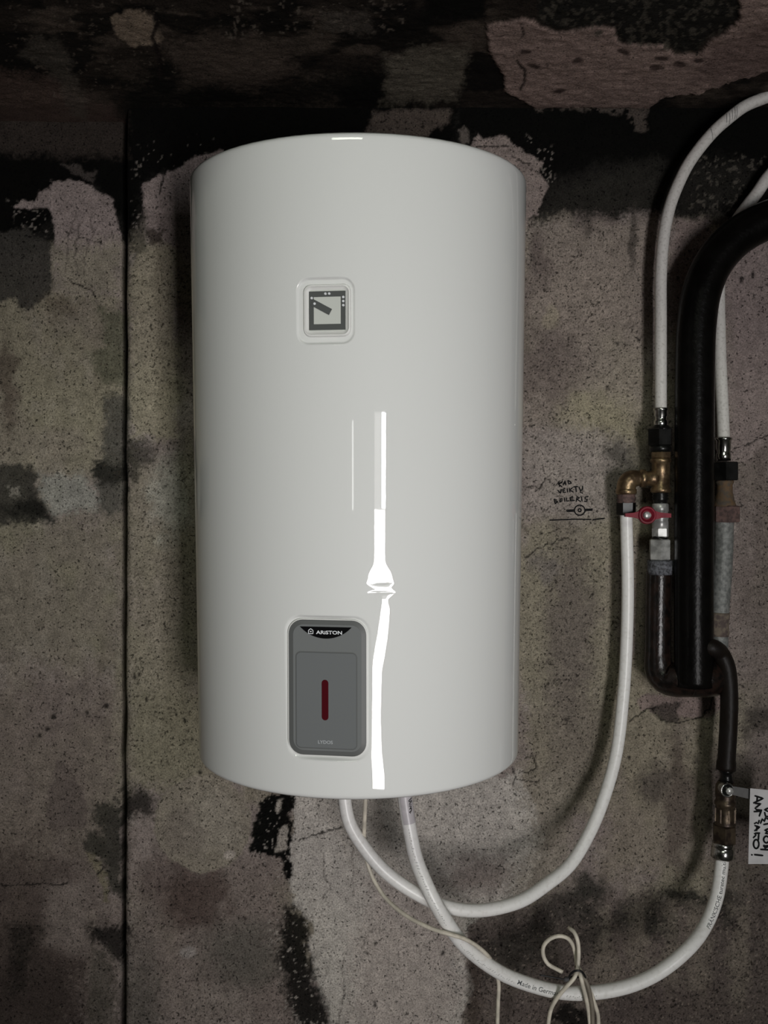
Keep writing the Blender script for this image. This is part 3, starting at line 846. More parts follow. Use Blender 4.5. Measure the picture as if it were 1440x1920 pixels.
PX2U = 1 / (F / (1.64 - 0.25 - RM)) / 0.974     # metres per pixel across the front
PX2V = 1 / (F / (1.64 - 0.25 - RM))
FROW = lambda row: HH * (1497 - row) / (1497 - 253.0)   # height on the front of the heater for a picture row
PCX = 0.0
PAN_Z = FROW(1283); THM_Z = FROW(578)
TH = np.concatenate([np.linspace(-180, -92, 30)[:-1], np.linspace(-92, -20, 60)[:-1], np.linspace(-20, 24, 240)[:-1], np.linspace(24, 92, 60)[:-1], np.linspace(92, 180, 30)])
HZ = np.unique(np.concatenate([np.linspace(0.012, HH - 0.012, 180), np.arange(PAN_Z - 0.095, PAN_Z + 0.096, 0.0008), np.arange(THM_Z - 0.045, THM_Z + 0.046, 0.0008),
                               np.arange(FROW(1130), FROW(1040), 0.0008)]))
er = 0.008
arc = [(er - er * math.cos(a), er * math.sin(a)) for a in np.linspace(0, math.pi / 2, 7)[1:-1]]
low = [(er * (1 - math.sin(a)), er * (1 - math.cos(a))) for a in np.linspace(R(8), R(82), 7)]       # (inset, z)
ZL = np.concatenate([[b for a, b in low], HZ, [HH - b for a, b in low[::-1]]])
IN = np.concatenate([[a for a, b in low], np.zeros(len(HZ)), [a for a, b in low[::-1]]])
T, Z = np.meshgrid(np.radians(TH), ZL, indexing='ij')
RAD = hr(Z) - IN[None, :]


def rr_sd(u, v, hw, hh, r):
    qx = np.abs(u) - hw + r; qy = np.abs(v) - hh + r
    return np.sqrt(np.maximum(qx, 0) ** 2 + np.maximum(qy, 0) ** 2) + np.minimum(np.maximum(qx, qy), 0) - r


# dents and dimples of the sheet metal (these bend the reflection of the doorway)
s_arc = RM * T
def dent(row, deg, amp, su, sv):
    return amp * np.exp(-((T - R(deg)) * RM / su) ** 2 - ((Z - FROW(row)) / sv) ** 2)
CR = lambda row, deg, amp, su, sv: amp * np.exp(-(np.abs((T - R(deg)) * RM) / su) ** 3 - np.abs((Z - FROW(row)) / sv))     # sharp crease
DENT = dent(1072, 16.4, -0.0007, 0.012, 0.010) + CR(1083, 16.4, -0.0007, 0.013, 0.0028) + CR(1101, 16.8, -0.0009, 0.016, 0.0030) + dent(1118, 17.0, 0.0003, 0.012, 0.006)
rows = [253, 1040, 1080, 1105, 1125, 1180, 1250, 1340, 1400, 1450, 1497]
slope = [0, 0, 0.004, 0.046, 0.044, 0.020, -0.022, -0.028, -0.022, -0.006, -0.004]
rowz = HH - 0.0
RW = 1497 - Z / HH * (1497 - 253.0)
SL = np.interp(RW.ravel(), rows, slope).reshape(RW.shape)
du = (T - R(16.4)) * RM
DENT += SL * du * np.exp(-(du / 0.03) ** 2)
RAD = RAD + DENT
X = RAD * np.sin(T); Y = -RAD * np.cos(T)
front = np.cos(T) > 0.5
PAN_HW, PAN_HH, PAN_R, PAN_PL = 0.0525, 0.0862, 0.0215, 0.0085
sd = rr_sd(X - PCX, Z - PAN_Z, PAN_HW, PAN_HH, PAN_R)
t1 = np.where(front, sstep(0.0005, -0.0055, sd), 0)
Y = Y + t1 * (np.maximum(-(RM - PAN_PL) - Y, 0))
THM_HW, THM_HH, THM_R, THM_PL = 0.0345, 0.0385, 0.015, 0.0042
sd = rr_sd(X - PCX, Z - THM_Z, THM_HW, THM_HH, THM_R)
t2 = np.where(front, sstep(0.0003, -0.0032, sd), 0)
RT = RM + 0.0083 * (THM_Z - HH / 2)
Y = Y + t2 * (np.maximum(-(RT - THM_PL) - Y, 0))
me = grid_mesh('shell', X, Y, Z, None, flip=True)
link('shell', me, heater, M_ENAMEL)


def cap_disc(name, z, r, dome, up):
    V = [(0, 0, z + dome)]; Fc = []
    n = 72; K = 6
    for k in range(1, K + 1):
        f = k / K
        for i in range(n):
            a = 2 * math.pi * i / n
            V.append((r * f * math.sin(a), -r * f * math.cos(a), z + dome * (1 - f * f)))
    for i in range(n):
        j = (i + 1) % n
        Fc.append((0, 1 + i, 1 + j))
    for k in range(K - 1):
        for i in range(n):
            j = (i + 1) % n; a = 1 + k * n
            Fc.append((a + i, a + n + i, a + n + j, a + j))
    if not up: Fc = [f[::-1] for f in Fc]
    return link(name, mesh(name, V, Fc), heater, M_WPLASTIC)


cap_disc('top_cap', HH - low[0][1] + 0.0003, hr(HH) - low[0][0] + 0.0004, 0.006, True)
cap_disc('bottom_cap', low[0][1] - 0.0003, hr(0) - low[0][0] + 0.0004, -0.003, False)
br = box('mounting_bracket', (0, RM - 0.002, HH - 0.16), (0.24, 0.05, 0.05), heater, M_GALV, 0.002)

# control panel --------------------------------------------------------------
pan = empty('panel_tmp', (0, 0, 0)); bpy.data.objects.remove(pan)
OY = -(RM - PAN_PL)
hwp, hhp, rp_ = 0.0468, 0.0806, 0.0172
L0 = rrect(hwp + 0.0007, hhp + 0.0007, rp_ + 0.0007); L1 = rrect(hwp - 0.0003, hhp - 0.0003, rp_)
L2 = rrect(hwp - 0.0060, hhp - 0.0060, rp_ - 0.005)
panel = rings('control_panel', [L0, L0, L1, L1], [0.0006, -0.0026, -0.0028, 0.0006], heater, M_WPLASTIC, loc=(PCX, OY, PAN_Z))
rings('panel_border', [L1, L2], [-0.0022, -0.0034], panel, M_GREYD)
rings('panel_face', [L2, rrect(hwp - 0.0062, hhp - 0.0062, rp_ - 0.0052)], [-0.0034, -0.0034], panel, M_GREY, cap=True)


def pl(px, py):                                 # picture position -> panel coordinates
    return ((px - 608.0) * PX2U, -(py - 1283.0) * PX2V)


ia = pl(606, 1307); iw, ih = 58 * PX2U, 93 * PX2V
I0 = rrect(iw, ih, 0.0062); I1 = rrect(iw - 0.0007, ih - 0.0007, 0.0056); I2 = rrect(iw - 0.0012, ih - 0.0012, 0.0052)
rings('inlay_groove_shade', [rrect(iw + 0.0004, ih + 0.0004, 0.0066), I1], [-0.00345, -0.00345], panel, M_GREYD, loc=(ia[0], 0, ia[1]))  # flat dark ring painted as the shade of the inlay groove
rings('panel_inlay', [I1, I2], [-0.0034, -0.0039], panel, M_GREYI, cap=True, loc=(ia[0], 0, ia[1]))
sl = pl(604, 1306)
prism('indicator_window', rrect(6.4 * PX2U, 39 * PX2V, 6.3 * PX2U, 7), -0.0030, -0.0044, panel, M_REDW, 0.0004, (sl[0], 0, sl[1]))
ba, bb = pl(557, 1166), pl(654, 1166); bc = pl(606, 1188)
arcp = []
hwid = (bb[0] - ba[0]) / 2; drop = ba[1] - bc[1]; rad = (hwid ** 2 + drop ** 2) / (2 * drop)
for k in range(25):
    a = -math.asin(hwid / rad) + 2 * math.asin(hwid / rad) * k / 24
    arcp.append((rad * math.sin(a), -(rad * math.cos(a) - (rad - drop))))
badge = prism('brand_badge', [(x, z) for x, z in arcp], -0.0030, -0.0044, panel, M_BLACK, 0.0, ((ba[0] + bb[0]) / 2, 0, ba[1]))


def flat_text(name, txt, size, pos, y, parent, m, wide=1.0, bold=0.0, spacing=1.0, width=None):
    me = text_mesh(txt, size, bold, spacing)
    xs = [v.co.x for v in me.vertices]; zs = [v.co.y for v in me.vertices]
    cx, cz = (min(xs) + max(xs)) / 2, (min(zs) + max(zs)) / 2
    if width: wide = width / (max(xs) - min(xs))
    hgt = size / (max(zs) - min(zs))
    for v in me.vertices: v.co = Vector(((v.co.x - cx) * wide, 0, (v.co.y - cz) * hgt))
    me.update(); o = link(name, me, parent, m, False); o.location = (pos[0], y, pos[1])
    return o


flat_text('brand_lettering', 'ARiSTON', 7.0 * PX2V, pl(612, 1176.2), -0.00455, panel, M_PRINT, width=49 * PX2U, bold=0.0001)
flat_text('model_lettering', 'LYDOS', 6.6 * PX2V, pl(604.5, 1387), -0.00405, panel, M_PRINT2, width=28 * PX2U, bold=0.00008)
hs = pl(577.5, 1174.5)
hp = [(-4.2, 4.6), (-4.2, -1.6), (0, -5.0), (4.2, -1.6), (4.2, 4.6), (-4.2, 4.6)]
hcx = [((x * PX2U + hs[0]), (-y * PX2V + hs[1])) for x, y in hp]
house = strokes('house_emblem', [(1.4, hp), (2.6, [(-0.6, 0.6), (0.8, 0.6)])], 1.4,
                lambda x, y: (hs[0] + x * PX2U, -0.00456, hs[1] - y * PX2V), panel, M_PRINT)

# thermometer ------------------------------------------------------------------
TY = -(RT - THM_PL)


def tl(px, py): return ((px - 612.0) * PX2U, -(py - 577.0) * PX2V)


tc_ = tl(615, 576)
A0 = rrect(0.0285, 0.0305, 0.0095); A1 = rrect(0.0272, 0.0292, 0.0085); A2 = rrect(0.0256, 0.0276, 0.0075); A3 = rrect(0.0245, 0.0265, 0.0068)
A4 = rrect(0.0218, 0.0238, 0.004)
thermo = rings('thermometer', [A0, A1, A2, A3, A4], [0.0008, -0.0030, -0.0034, -0.0022, -0.0006], heater, M_WPLASTIC, cap=True, loc=(tc_[0], TY, THM_Z + tc_[1]))


def tq(px, py): return ((px - 615.0) * PX2U, -(py - 576.0) * PX2V)


rings('dial', [rrect(0.0218, 0.0238, 0.003)], [-0.0009], thermo, M_DIALW, cap=True) if False else \
    prism('dial', rrect(0.0216, 0.0236, 0.003), -0.0004, -0.0009, thermo, M_DIALW)
x0, z0 = tq(581, 540); x1, z1 = tq(649, 612); y0i, w0i = tq(590, 550.5); y1i, w1i = tq(640, 601)
V = [(x0, 0, z0), (x1, 0, z0), (x1, 0, z1), (x0, 0, z1), (y0i, 0, w0i), (y1i, 0, w0i), (y1i, 0, w1i), (y0i, 0, w1i)]
me = mesh('dial_frame', V, [(0, 1, 5, 4), (1, 2, 6, 5), (2, 3, 7, 6), (3, 0, 4, 7)])
o = link('dial_frame', me, thermo, M_DIALG, False); o.location = (0, -0.0012, 0)
a, b = Vector(tq(587, 560)), Vector(tq(621, 579))
d = (b - a).normalized(); nn = Vector((-d.y, d.x)) * 6 * PX2U
prism('pointer', [tuple(a - nn), tuple(b - nn), tuple(b + nn), tuple(a + nn)], -0.0012, -0.0022, thermo, M_DIALG, 0.0)
for (mx, my) in ((612, 545), (619, 545), (645, 552), (645, 559.5), (645, 567), (586.5, 552.5), (592, 563)):
    c = tq(mx, my)
    prism('scale_dot', [(2.3 * PX2U * math.cos(t), 2.3 * PX2U * math.sin(t)) for t in np.linspace(0, 2 * math.pi, 11)[:-1]], -0.0012, -0.0027, thermo, M_PRINT, 0, (c[0], 0, c[1]))

# ------------------------------------------------------------------ hoses
def hose_pts(L, step=0.006): return spline([W(*q_) for q_ in L], step)


def print_on(name, txt, pts, s0, size, r, parent, m, phi0=0.0, width=None):
    """lettering wrapped on a hose; starts at arc length s0"""
    me = text_mesh(txt, size, 0.00004)
    xs = [v.co.x for v in me.vertices]; zs = [v.co.y for v in me.vertices]
    x_min = min(xs); cz = (min(zs) + max(zs)) / 2; k = 1.0 if not width else width / (max(xs) - x_min)
    P = np.array([tuple(q_) for q_ in pts]); seg = np.linalg.norm(np.diff(P, axis=0), axis=1); cum = np.concatenate([[0], np.cumsum(seg)])
    for v in me.vertices:
        v.co = wrap(P, cum, s0 + (v.co.x - x_min) * k, (v.co.y - cz), r, phi0)
    me.update(); return link(name, me, parent, m, False)


def wrap(P, cum, s, off, r, phi0):
    c = Vector([np.interp(s, cum, P[:, i]) for i in range(3)])
    c2 = Vector([np.interp(s + 0.004, cum, P[:, i]) for i in range(3)]); c1 = Vector([np.interp(s - 0.004, cum, P[:, i]) for i in range(3)])
    t = (c2 - c1).normalized(); n = (CAM0 - t * CAM0.dot(t)).normalized(); u = n.cross(t)
    ph = phi0 + off / r
    return c + (n * math.cos(ph) + u * math.sin(ph)) * (r + 0.00025)


CAM0 = Vector((0, -1, 0))


def arclen_at(pts, px, py):
    best = None; s = 0; prev = None
    for q_ in pts:
        if prev is not None: s += (q_ - prev).length
        prev = q_
        X_, Y_ = proj(q_.x, q_.y, q_.z); dd = (X_ - px) ** 2 + (Y_ - py) ** 2
        if best is None or dd < best[0]: best = (dd, s)
    return best[1]


H1 = [(645, 1470, .165), (646, 1497, .166), (655, 1542, .168), (680, 1585, .170), (720, 1632, .172), (775, 1672, .172), (837, 1700, .165), (900, 1707, .155),
      (975, 1690, .140), (1024, 1659, .125), (1069, 1621, .108), (1106, 1560, .090), (1131, 1500, .076), (1155, 1415, .060), (1169, 1300, .049), (1175, 1200, .045),
      (1177, 1100, .045), (1175, 1000, .049), (1174, 958, .05)]
h1 = hose_pts(H1)
hose1 = link('water_hose', tube('water_hose', h1, 0.0098), None, M_HOSE)
tag(hose1, 'white plastic water hose looping from the heater up to the brass elbow', 'hose', 'white water hoses')
H2 = [(757, 1468, .19), (759, 1500, .19), (769, 1560, .192), (780, 1610, .198), (800, 1660, .206), (820, 1700, .208), (845, 1740, .202), (870, 1772, .192), (912, 1807, .18),
      (960, 1834, .17), (1050, 1860, .16), (1114, 1861, .153), (1181, 1848, .146), (1237, 1822, .138), (1294, 1775, .128), (1324, 1733, .108), (1343, 1685, .095),
      (1352, 1632, .085), (1355, 1598, .08)]
h2 = hose_pts(H2)
R2 = 0.0104
hose2 = link('water_hose', tube('water_hose', h2, R2), None, M_HOSE)
tag(hose2, 'white printed hose swinging low from the heater to the bronze valve', 'hose', 'white water hoses')
s_m = arclen_at(h2, 968, 1838)
print_on('hose_print', 'Made in Germany', h2, s_m, 0.0092, R2, hose2, M_INKG, 0.1, arclen_at(h2, 1052, 1862) - s_m)
s_f = arclen_at(h2, 1322, 1738)
print_on('hose_print', 'FR\u00c4NKISCHE turatec multi', h2, s_f, 0.0088, R2, hose2, M_INKG, 0.1, arclen_at(h2, 1354, 1616) - s_f)
P_ = np.array([tuple(q_) for q_ in h2]); cum_ = np.concatenate([[0], np.cumsum(np.linalg.norm(np.diff(P_, axis=0), axis=1))])
tick = []
rnd = random.Random(3)
for a_, b_ in ((arclen_at(h2, 770, 1552), arclen_at(h2, 838, 1728)), (arclen_at(h2, 862, 1764), arclen_at(h2, 960, 1834)), (arclen_at(h2, 1062, 1863), arclen_at(h2, 1112, 1863))):
    s_ = a_
    while s_ < b_:
        hgt = rnd.uniform(0.0006, 0.0016); l_ = rnd.uniform(0.0007, 0.0019)
        tick.append([(s_ * 1000, -hgt * 1000 + rnd.uniform(-.5, .5)), ((s_ + l_) * 1000, hgt * 1000 * rnd.choice((1, -1)))])
        s_ += l_ + rnd.choice((0.0016, 0.0024, 0.0034))
WORN = strokes('worn_print', tick, 0.5, lambda x, y: wrap(P_, cum_, x / 1000, y / 1000, R2, 0.0), hose2, M_INKG)
WORN['kind'] = 'stuff'
# paper label wrapped on the second hose just below the heater
s0, s1 = arclen_at(h2, 758, 1478), arclen_at(h2, 769, 1543)
V = []; Fc = []
na, ns = 14, 10
for i in range(ns + 1):
    for k in range(na + 1):
        V.append(wrap(P_, cum_, s0 + (s1 - s0) * i / ns, (-0.95 + 2.4 * k / na) * R2, R2 + 0.0003, 0.25))
for i in range(ns):
    for k in range(na):
        a = i * (na + 1) + k; Fc.append((a, a + 1, a + na + 2, a + na + 1))
hl = link('paper_wrap', mesh('paper_wrap', V, Fc), hose2, M_TAPE); hl['label'] = 'taped paper label with black scrawl'
scr = [(730, 190), (620, 260), (660, 320), (740, 280), (740, 340), (660, 440), (760, 480), (660, 530), (760, 560), (690, 700), (780, 650), (780, 780), (690, 820), (740, 890), (770, 800)]
scr = [(x / 24 + 740, y / 24 + 1485) for x, y in scr]


def onhose(x, y):
    s = (arclen_at(h2, 757.0 + (y - 1493) * 0.22, y)); s = np.interp(y, [1468, 1497, 1545], [arclen_at(h2, 757, 1468), arclen_at(h2, 759, 1497), arclen_at(h2, 767, 1545)])
    c = 757 + (y - 1490) * 0.20
    off = math.asin(max(-0.95, min(0.95, (x - c) / 14.5))) * R2
    return wrap(P_, cum_, s, off * 1.0, R2 + 0.0006, 0.0) if True else None


strokes('label_scrawl', [[(x, y) for x, y in scr]], 1.9, lambda x, y: onhose(x, y) if True else None, hose2, M_INK)

H3 = [(1700, 140, .065), (1580, 146, .065), (1500, 160, .06), (1438, 182, .056), (1397, 199, .053), (1366, 222, .051), (1341, 244, .05), (1314, 275, .05), (1290, 309, .05),
      (1272, 345, .05), (1258, 381, .05), (1249, 417, .05), (1243, 457, .05), (1239, 522, .05), (1239, 594, .05), (1239, 667, .05), (1239, 775, .05)]
h3 = hose_pts(H3)
hose3 = link('water_hose', tube('water_hose', h3, 0.0093), None, M_HOSE_DIM)
tag(hose3, 'grimy white hose in dimmed colour rising from the brass tee and arching out to the upper right', 'hose', 'white water hoses')
H4 = [(1700, 215, .03), (1580, 238, .03), (1500, 272, .032), (1440, 332, .034), (1420, 361, .032), (1398, 390, .030), (1377, 421, .028), (1360, 465, .027), (1349, 515, .026), (1348, 560, .027),
      (1349, 612, .029), (1351, 685, .033), (1355, 770, .038), (1357, 826, .04)]
h4 = hose_pts(H4)
hose4 = link('water_hose', tube('water_hose', h4, 0.0096), None, M_HOSE_DIM)
tag(hose4, 'grimy white hose in dimmed colour passing behind the thick black pipe to the galvanized pipe', 'hose', 'white water hoses')
P3 = np.array([tuple(q_) for q_ in h3]); c3 = np.concatenate([[0], np.cumsum(np.linalg.norm(np.diff(P3, axis=0), axis=1))])
sc_a = arclen_at(h3, 1376, 214); sk = []
for k, (ds, o0, o1) in enumerate(((0, -6, 9), (4, -8, 8), (9, -7, 6), (14, -5, 9), (20, -8, 4), (52, -9, 8))):
    sk.append([((sc_a + ds / 1000) * 1000 + o0 * 0.9, o0), ((sc_a + ds / 1000) * 1000 + o1 * 0.6, o1)])
SCUF = strokes('scuff_marks', sk, 0.7, lambda x, y: wrap(P3, c3, x / 1000, y / 1000, 0.0093, 0.0), hose3, M_INKG)
SCUF['kind'] = 'stuff'

# ------------------------------------------------------------------ power cord
C1 = [(685, 1470, .19), (685, 1497, .19), (683, 1560, .170), (684, 1590, .150), (690, 1622, .145), (702, 1652, .15), (724, 1685, .165), (762, 1717, .19), (812, 1742, .212), (845, 1752, .2175),
      (870, 1760, .213), (893, 1773, .203), (912, 1789, .19), (924, 1806, .160), (930, 1822, .140), (935, 1845, .135), (934, 1880, .135), (933, 1925, .135)]
# it hangs below the view, comes up again, is looped and tied
C2 = [(940, 2010, .14), (975, 2060, .15), (1012, 2010, .162), (1026, 1950, .17), (1029, 1912, .172), (1034, 1890, .174), (1047, 1868, .178), (1062, 1850, .180), (1078, 1831, .181), (1083, 1814, .172),
      (1085, 1787, .168), (1083, 1764, .166), (1076, 1747, .162), (1066, 1740, .152)]
C3 = [(1055, 1823, .168), (1040, 1815, .165), (1028, 1808, .163), (1019, 1792, .162), (1019, 1775, .162), (1029, 1762, .162), (1047, 1755, .162), (1064, 1759, .160), (1074, 1772, .158), (1079, 1790, .158), (1082, 1812, .163), (1088, 1828, .180),
      (1093, 1848, .181), (1099, 1872, .178), (1104, 1900, .172), (1112, 1990, .16)]
C4 = [(1080, 1812, .164), (1090, 1828, .176), (1099, 1840, .180), (1105, 1859, .181), (1110, 1887, .178), (1111, 1925, .172), (1108, 2000, .16)]
C5 = [(1084, 1812, .160), (1096, 1836, .174), (1108, 1862, .178), (1115, 1882, .174), (1121, 1902, .168), (1122, 1925, .165), (1116, 2000, .16)]
cord = link('power_cord', tube('power_cord', hose_pts(C1 + C2, 0.004), 0.0030, 12), None, M_CORD)
tag(cord, 'thin ivory power cord hanging from the heater and bundled over the low hose', 'cord')
cp = link('bundled_loop', tube('bundled_loop', hose_pts(C3, 0.004), 0.0030, 12), cord, M_CORD)
cp = link('bundled_loop', tube('bundled_loop', hose_pts(C4, 0.004), 0.0031, 12), cord, M_CORDG)
cp = link('bundled_loop', tube('bundled_loop', hose_pts(C5, 0.004), 0.0029, 12), cord, M_CORD)
tie = [(1066, 1836, .176), (1070, 1826, .182), (1080, 1820, .186), (1089, 1821, .186), (1096, 1829, .182), (1097, 1836, .176), (1084, 1832, .166), (1070, 1832, .168), (1066, 1836, .176)]
link('cable_tie', tube('cable_tie', hose_pts(tie, 0.002), 0.0016, 8), cord, M_TIE)
tl_ = hose_pts([(1062, 1837, .182), (1040, 1833, .184), (1012, 1828, .186)], 0.003)
link('cable_tie_tail', tube('cable_tie_tail', tl_, 0.0013, 8), cord, M_TIE)
hd = W(1062, 1836, .182)
box('cable_tie_head', hd, (0.007, 0.005, 0.006), cord, M_TIE, 0.001)

# ------------------------------------------------------------------ riser with brass tee, elbow and red valve
G = 0.05; K = ppm(G)


def seg_(px, r0, r1, g=G): return W(px, r0, g), W(px, r1, g)


def turned(name, px, r0, r1, prof, parent, m, g=G, seg=28, px2=None):
    """turned piece: prof = (fraction, radius in pixels)"""
    A = W(px, r0, g); B = W(px2 if px2 is not None else px, r1, g); L = (B - A).length; k = ppm(g)
    return link(name, lathe(name, A, B, [(f * L, r / k) for f, r in prof], seg), parent, m)


def hexa(name, px, r0, r1, r, parent, m, g=G, phase=0.35, px2=None):
    k = ppm(g)
    o = link(name, hexnut(name, W(px, r0, g), W(px2 if px2 is not None else px, r1, g), r / k, 0.0016, 6, phase), parent, m, False)
    return o


# press sleeve and union above the tee belong to the rising hose's end
sl1 = turned('press_sleeve', 1239, 765, 801, [(0, 13), (.05, 14), (.12, 14), (.16, 12.5), (.42, 12.8), (.48, 11.2), (.62, 11.2), (.68, 13), (1, 13)], hose3, M_CHROME)
un = empty('hose_union', W(1239, 848, G)); tag(un, 'blackened union nut between the rising hose and the brass tee', 'pipe fitting')


def reparent(o, par):
    mw = o.matrix_world.copy(); o.parent = par; o.matrix_parent_inverse = Matrix.Translation(-par.location) if par.type == 'EMPTY' else Matrix.Identity(4)
    return o


def child(o, par): return reparent(o, par)


child(hexa('union_nut', 1238, 803, 836, 24, None, M_DNUT), un)
child(turned('collar', 1239, 799, 806, [(0, 15), (1, 22)], None, M_DNUT), un)
child(turned('threaded_end', 1239, 835, 848, [(0, 20), (.5, 21), (1, 19)], None, M_DNUT), un)

tee = empty('brass_tee', W(1239, 922, G)); tag(tee, 'brass pipe tee between the black union and the red-handled valve', 'pipe fitting')
child(hexa('hex_collar', 1239, 846, 860, 19.5, None, M_BRASS, phase=0.2), tee)
child(turned('tee_body', 1239, 859, 924, [(0, 17), (.04, 19.5), (.11, 19.5), (.14, 17), (.5, 17), (.84, 16.5), (.88, 19), (.97, 19), (1, 16)], None, M_BRASS), tee)
A = W(1232, 897, G); B = W(1199, 897, G); L_ = (B - A).length
child(link('tee_branch', lathe('tee_branch', A, B, [(0, 16 / K), (L_ * .25, 14.5 / K), (L_ * .62, 13.5 / K), (L_ * .68, 17 / K), (L_ * .95, 17 / K), (L_, 14 / K)], 28), None, M_BRASS), tee)

elb = empty('brass_elbow', W(1174, 940, G)); tag(elb, 'brass elbow carrying the looping hose, left of the tee', 'pipe fitting')
ep = spline([W(1203, 897, G), W(1196, 897, G), W(1186, 898, G), W(1177, 904, G), W(1174, 914, G), W(1174, 922, G)], 0.002)
child(link('elbow_bend', tube('elbow_bend', ep, lambda t: (13.5 + 4.5 * min(1, t * 2.2)) / K, 26), None, M_BRASS), elb)
child(turned('elbow_rim', 1174, 916, 927, [(0, 17), (.15, 19.5), (.85, 19.5), (1, 17)], None, M_BRASS), elb)
child(turned('threaded_neck', 1174, 926, 943, [(0, 15), (.1, 17.5), (.25, 16), (.4, 17.5), (.55, 16), (.7, 17.5), (.85, 16), (1, 17)], None, M_ROX), elb)
child(hexa('hose_nut', 1174, 941, 966, 18, None, M_DNUT, phase=0.55), elb)

val = empty('ball_valve', W(1238, 1012, G)); tag(val, 'chromed ball valve with a red butterfly handle below the brass tee', 'valve')
child(turned('threaded_nipple', 1238, 922, 946, [(0, 13), (.08, 16), (.2, 13.5), (.32, 16), (.44, 13.5), (.56, 16), (.68, 13), (1, 13)], None, M_DNUT), val)
child(turned('valve_body', 1238, 943, 992, [(0, 12), (.05, 15), (.3, 15.5), (.36, 14), (.5, 16.5), (.66, 14), (.72, 15), (.95, 15), (1, 12)], None, M_SILVER), val)
child(hexa('valve_hex', 1238, 989, 1007, 16, None, M_SILVER, phase=0.5), val)
# handle: ring, cone, two wings, screw; it stands off towards the room and to the left
GH = G + 0.036; KH = ppm(GH); hc = W(1213, 966, GH)
stem_a = W(1236, 966, G)
child(link('valve_stem', tube('valve_stem', [stem_a, stem_a.lerp(hc, 0.6), hc], 0.005, 14), None, M_SILVER), val)
hub = lathe('handle', hc + Vector((0, 0.008, 0)), hc + Vector((0, -0.004, 0)), [(0, 12 / KH), (.002, 16.5 / KH), (.010, 17 / KH), (.012, 15.5 / KH), (.0121, 13 / KH), (.007, 8.6 / KH), (.0069, 0.5 / KH)], 32)
bmh = bmesh.new(); bmh.from_mesh(hub)


def wing(x0, x1, t0, t1, slant):
    ys = (hc.y + 0.006, hc.y - 0.002)
    vs = []
    for x, t, dz in ((x0, t0, 0), (x1, t1, slant)):
        for y in ys:
            for s in (-1, 1):
                vs.append(bmh.verts.new((hc.x + x / KH, y, hc.z + dz / KH + s * t / KH)))
    a = vs
    for f in ((0, 1, 3, 2), (4, 6, 7, 5), (0, 4, 5, 1), (2, 3, 7, 6), (0, 2, 6, 4), (1, 5, 7, 3)):
        bmh.faces.new([a[i] for i in f])


wing(-14, -24, 7.5, 4.6, 0.4); wing(-24, -41, 4.6, 3.2, 0.2); wing(14, 26, 8.5, 5.0, -0.4); wing(26, 45, 5.0, 3.8, -0.6)
bmesh.ops.recalc_face_normals(bmh, faces=bmh.faces); bmh.to_mesh(hub); bmh.free()
hd_ = child(link('handle', hub, None, M_RED, False), val)
scm = lathe('screw', hc + Vector((0, 0.004, 0)), hc + Vector((0, -0.0025, 0)), [(0, 6.5 / KH), (.004, 7 / KH), (.0058, 6 / KH), (.0065, 3.5 / KH)], 14)
s_o = link('screw', scm, None, M_SILVER); s_o.parent = hd_
s_o.matrix_parent_inverse = Matrix.Identity(4)

red = empty('reducer_nut', W(1238, 1050, G)); tag(red, 'bright hexagonal steel nut under the red-handled valve', 'pipe fitting')
child(turned('nut_neck', 1237, 1005, 1014, [(0, 13), (1, 17)], None, M_DNUT), red)
child(hexa('hex_nut', 1237, 1011, 1050, 20.5, None, M_SILVER, phase=0.15), red)
cpl = empty('pipe_coupling', W(1239, 1077, G)); tag(cpl, 'mottled grey pipe coupling on top of the rusty pipe', 'pipe fitting')
child(turned('coupling_body', 1239, 1050, 1077, [(0, 23), (.06, 25), (.94, 25), (1, 23)], None, M_COUP, seg=10), cpl)
RG = 0.046
rp = spline([W(1236, 1072, RG), W(1235, 1120, RG), W(1234, 1200, RG), W(1234, 1235, RG), W(1237, 1258, RG), W(1248, 1271, RG + .004), W(1268, 1274, RG + .012), W(1300, 1274, RG + .02)], 0.005)
KR = ppm(RG)
rust = link('rusty_pipe', tube('rusty_pipe', rp, lambda t: (23.5 + 9 * max(0, min(1, (t - 0.62) / 0.25))) / KR, 26), None, M_RUST)
tag(rust, 'rusty brown steel pipe below the grey coupling, bending into the black pipe', 'pipe')

# thick black pipe -------------------------------------------------------------
BG = 0.075
bp = spline([W(1301, 1286, BG), W(1301, 1240, BG), W(1301, 1100, BG), W(1302, 900, BG), W(1303, 700, BG), W(1306, 610, BG), W(1316, 545, BG), W(1340, 490, BG), W(1380, 446, BG), W(1436, 414, BG),
             W(1500, 394, BG), W(1700, 350, BG)], 0.008)
black = link('black_pipe', tube('black_pipe', bp, 36 / ppm(BG), 30), None, M_BPIPE)
tag(black, 'thick black-painted pipe rising on the right and bending out of view', 'pipe')
A = W(1290, 1272, .07); B = W(1368, 1266, .055)
child_ = link('end_cap', lathe('end_cap', A, B, [(0, 34 / ppm(.06)), (.025, 38 / ppm(.06)), (.050, 36 / ppm(.06)), (.060, 28 / ppm(.06)), (.066, 14 / ppm(.06))], 26), black, M_RUST)
VG = .08
vp = spline([W(1318, 1212, .085), W(1334, 1214, .092), W(1350, 1224, VG), W(1362, 1250, VG), (W(1367, 1300, VG)), W(1366, 1360, VG), W(1363, 1410, VG), W(1361, 1443, VG)], 0.005)
brn = link('branch_pipe', tube('branch_pipe', vp, lambda t: (16.5 + (1.5 if t > 0.93 else 0)) / ppm(VG), 22), None, M_BRANCH)
tag(brn, 'dark brown branch pipe curving down from the black pipe to the lower valve', 'pipe')

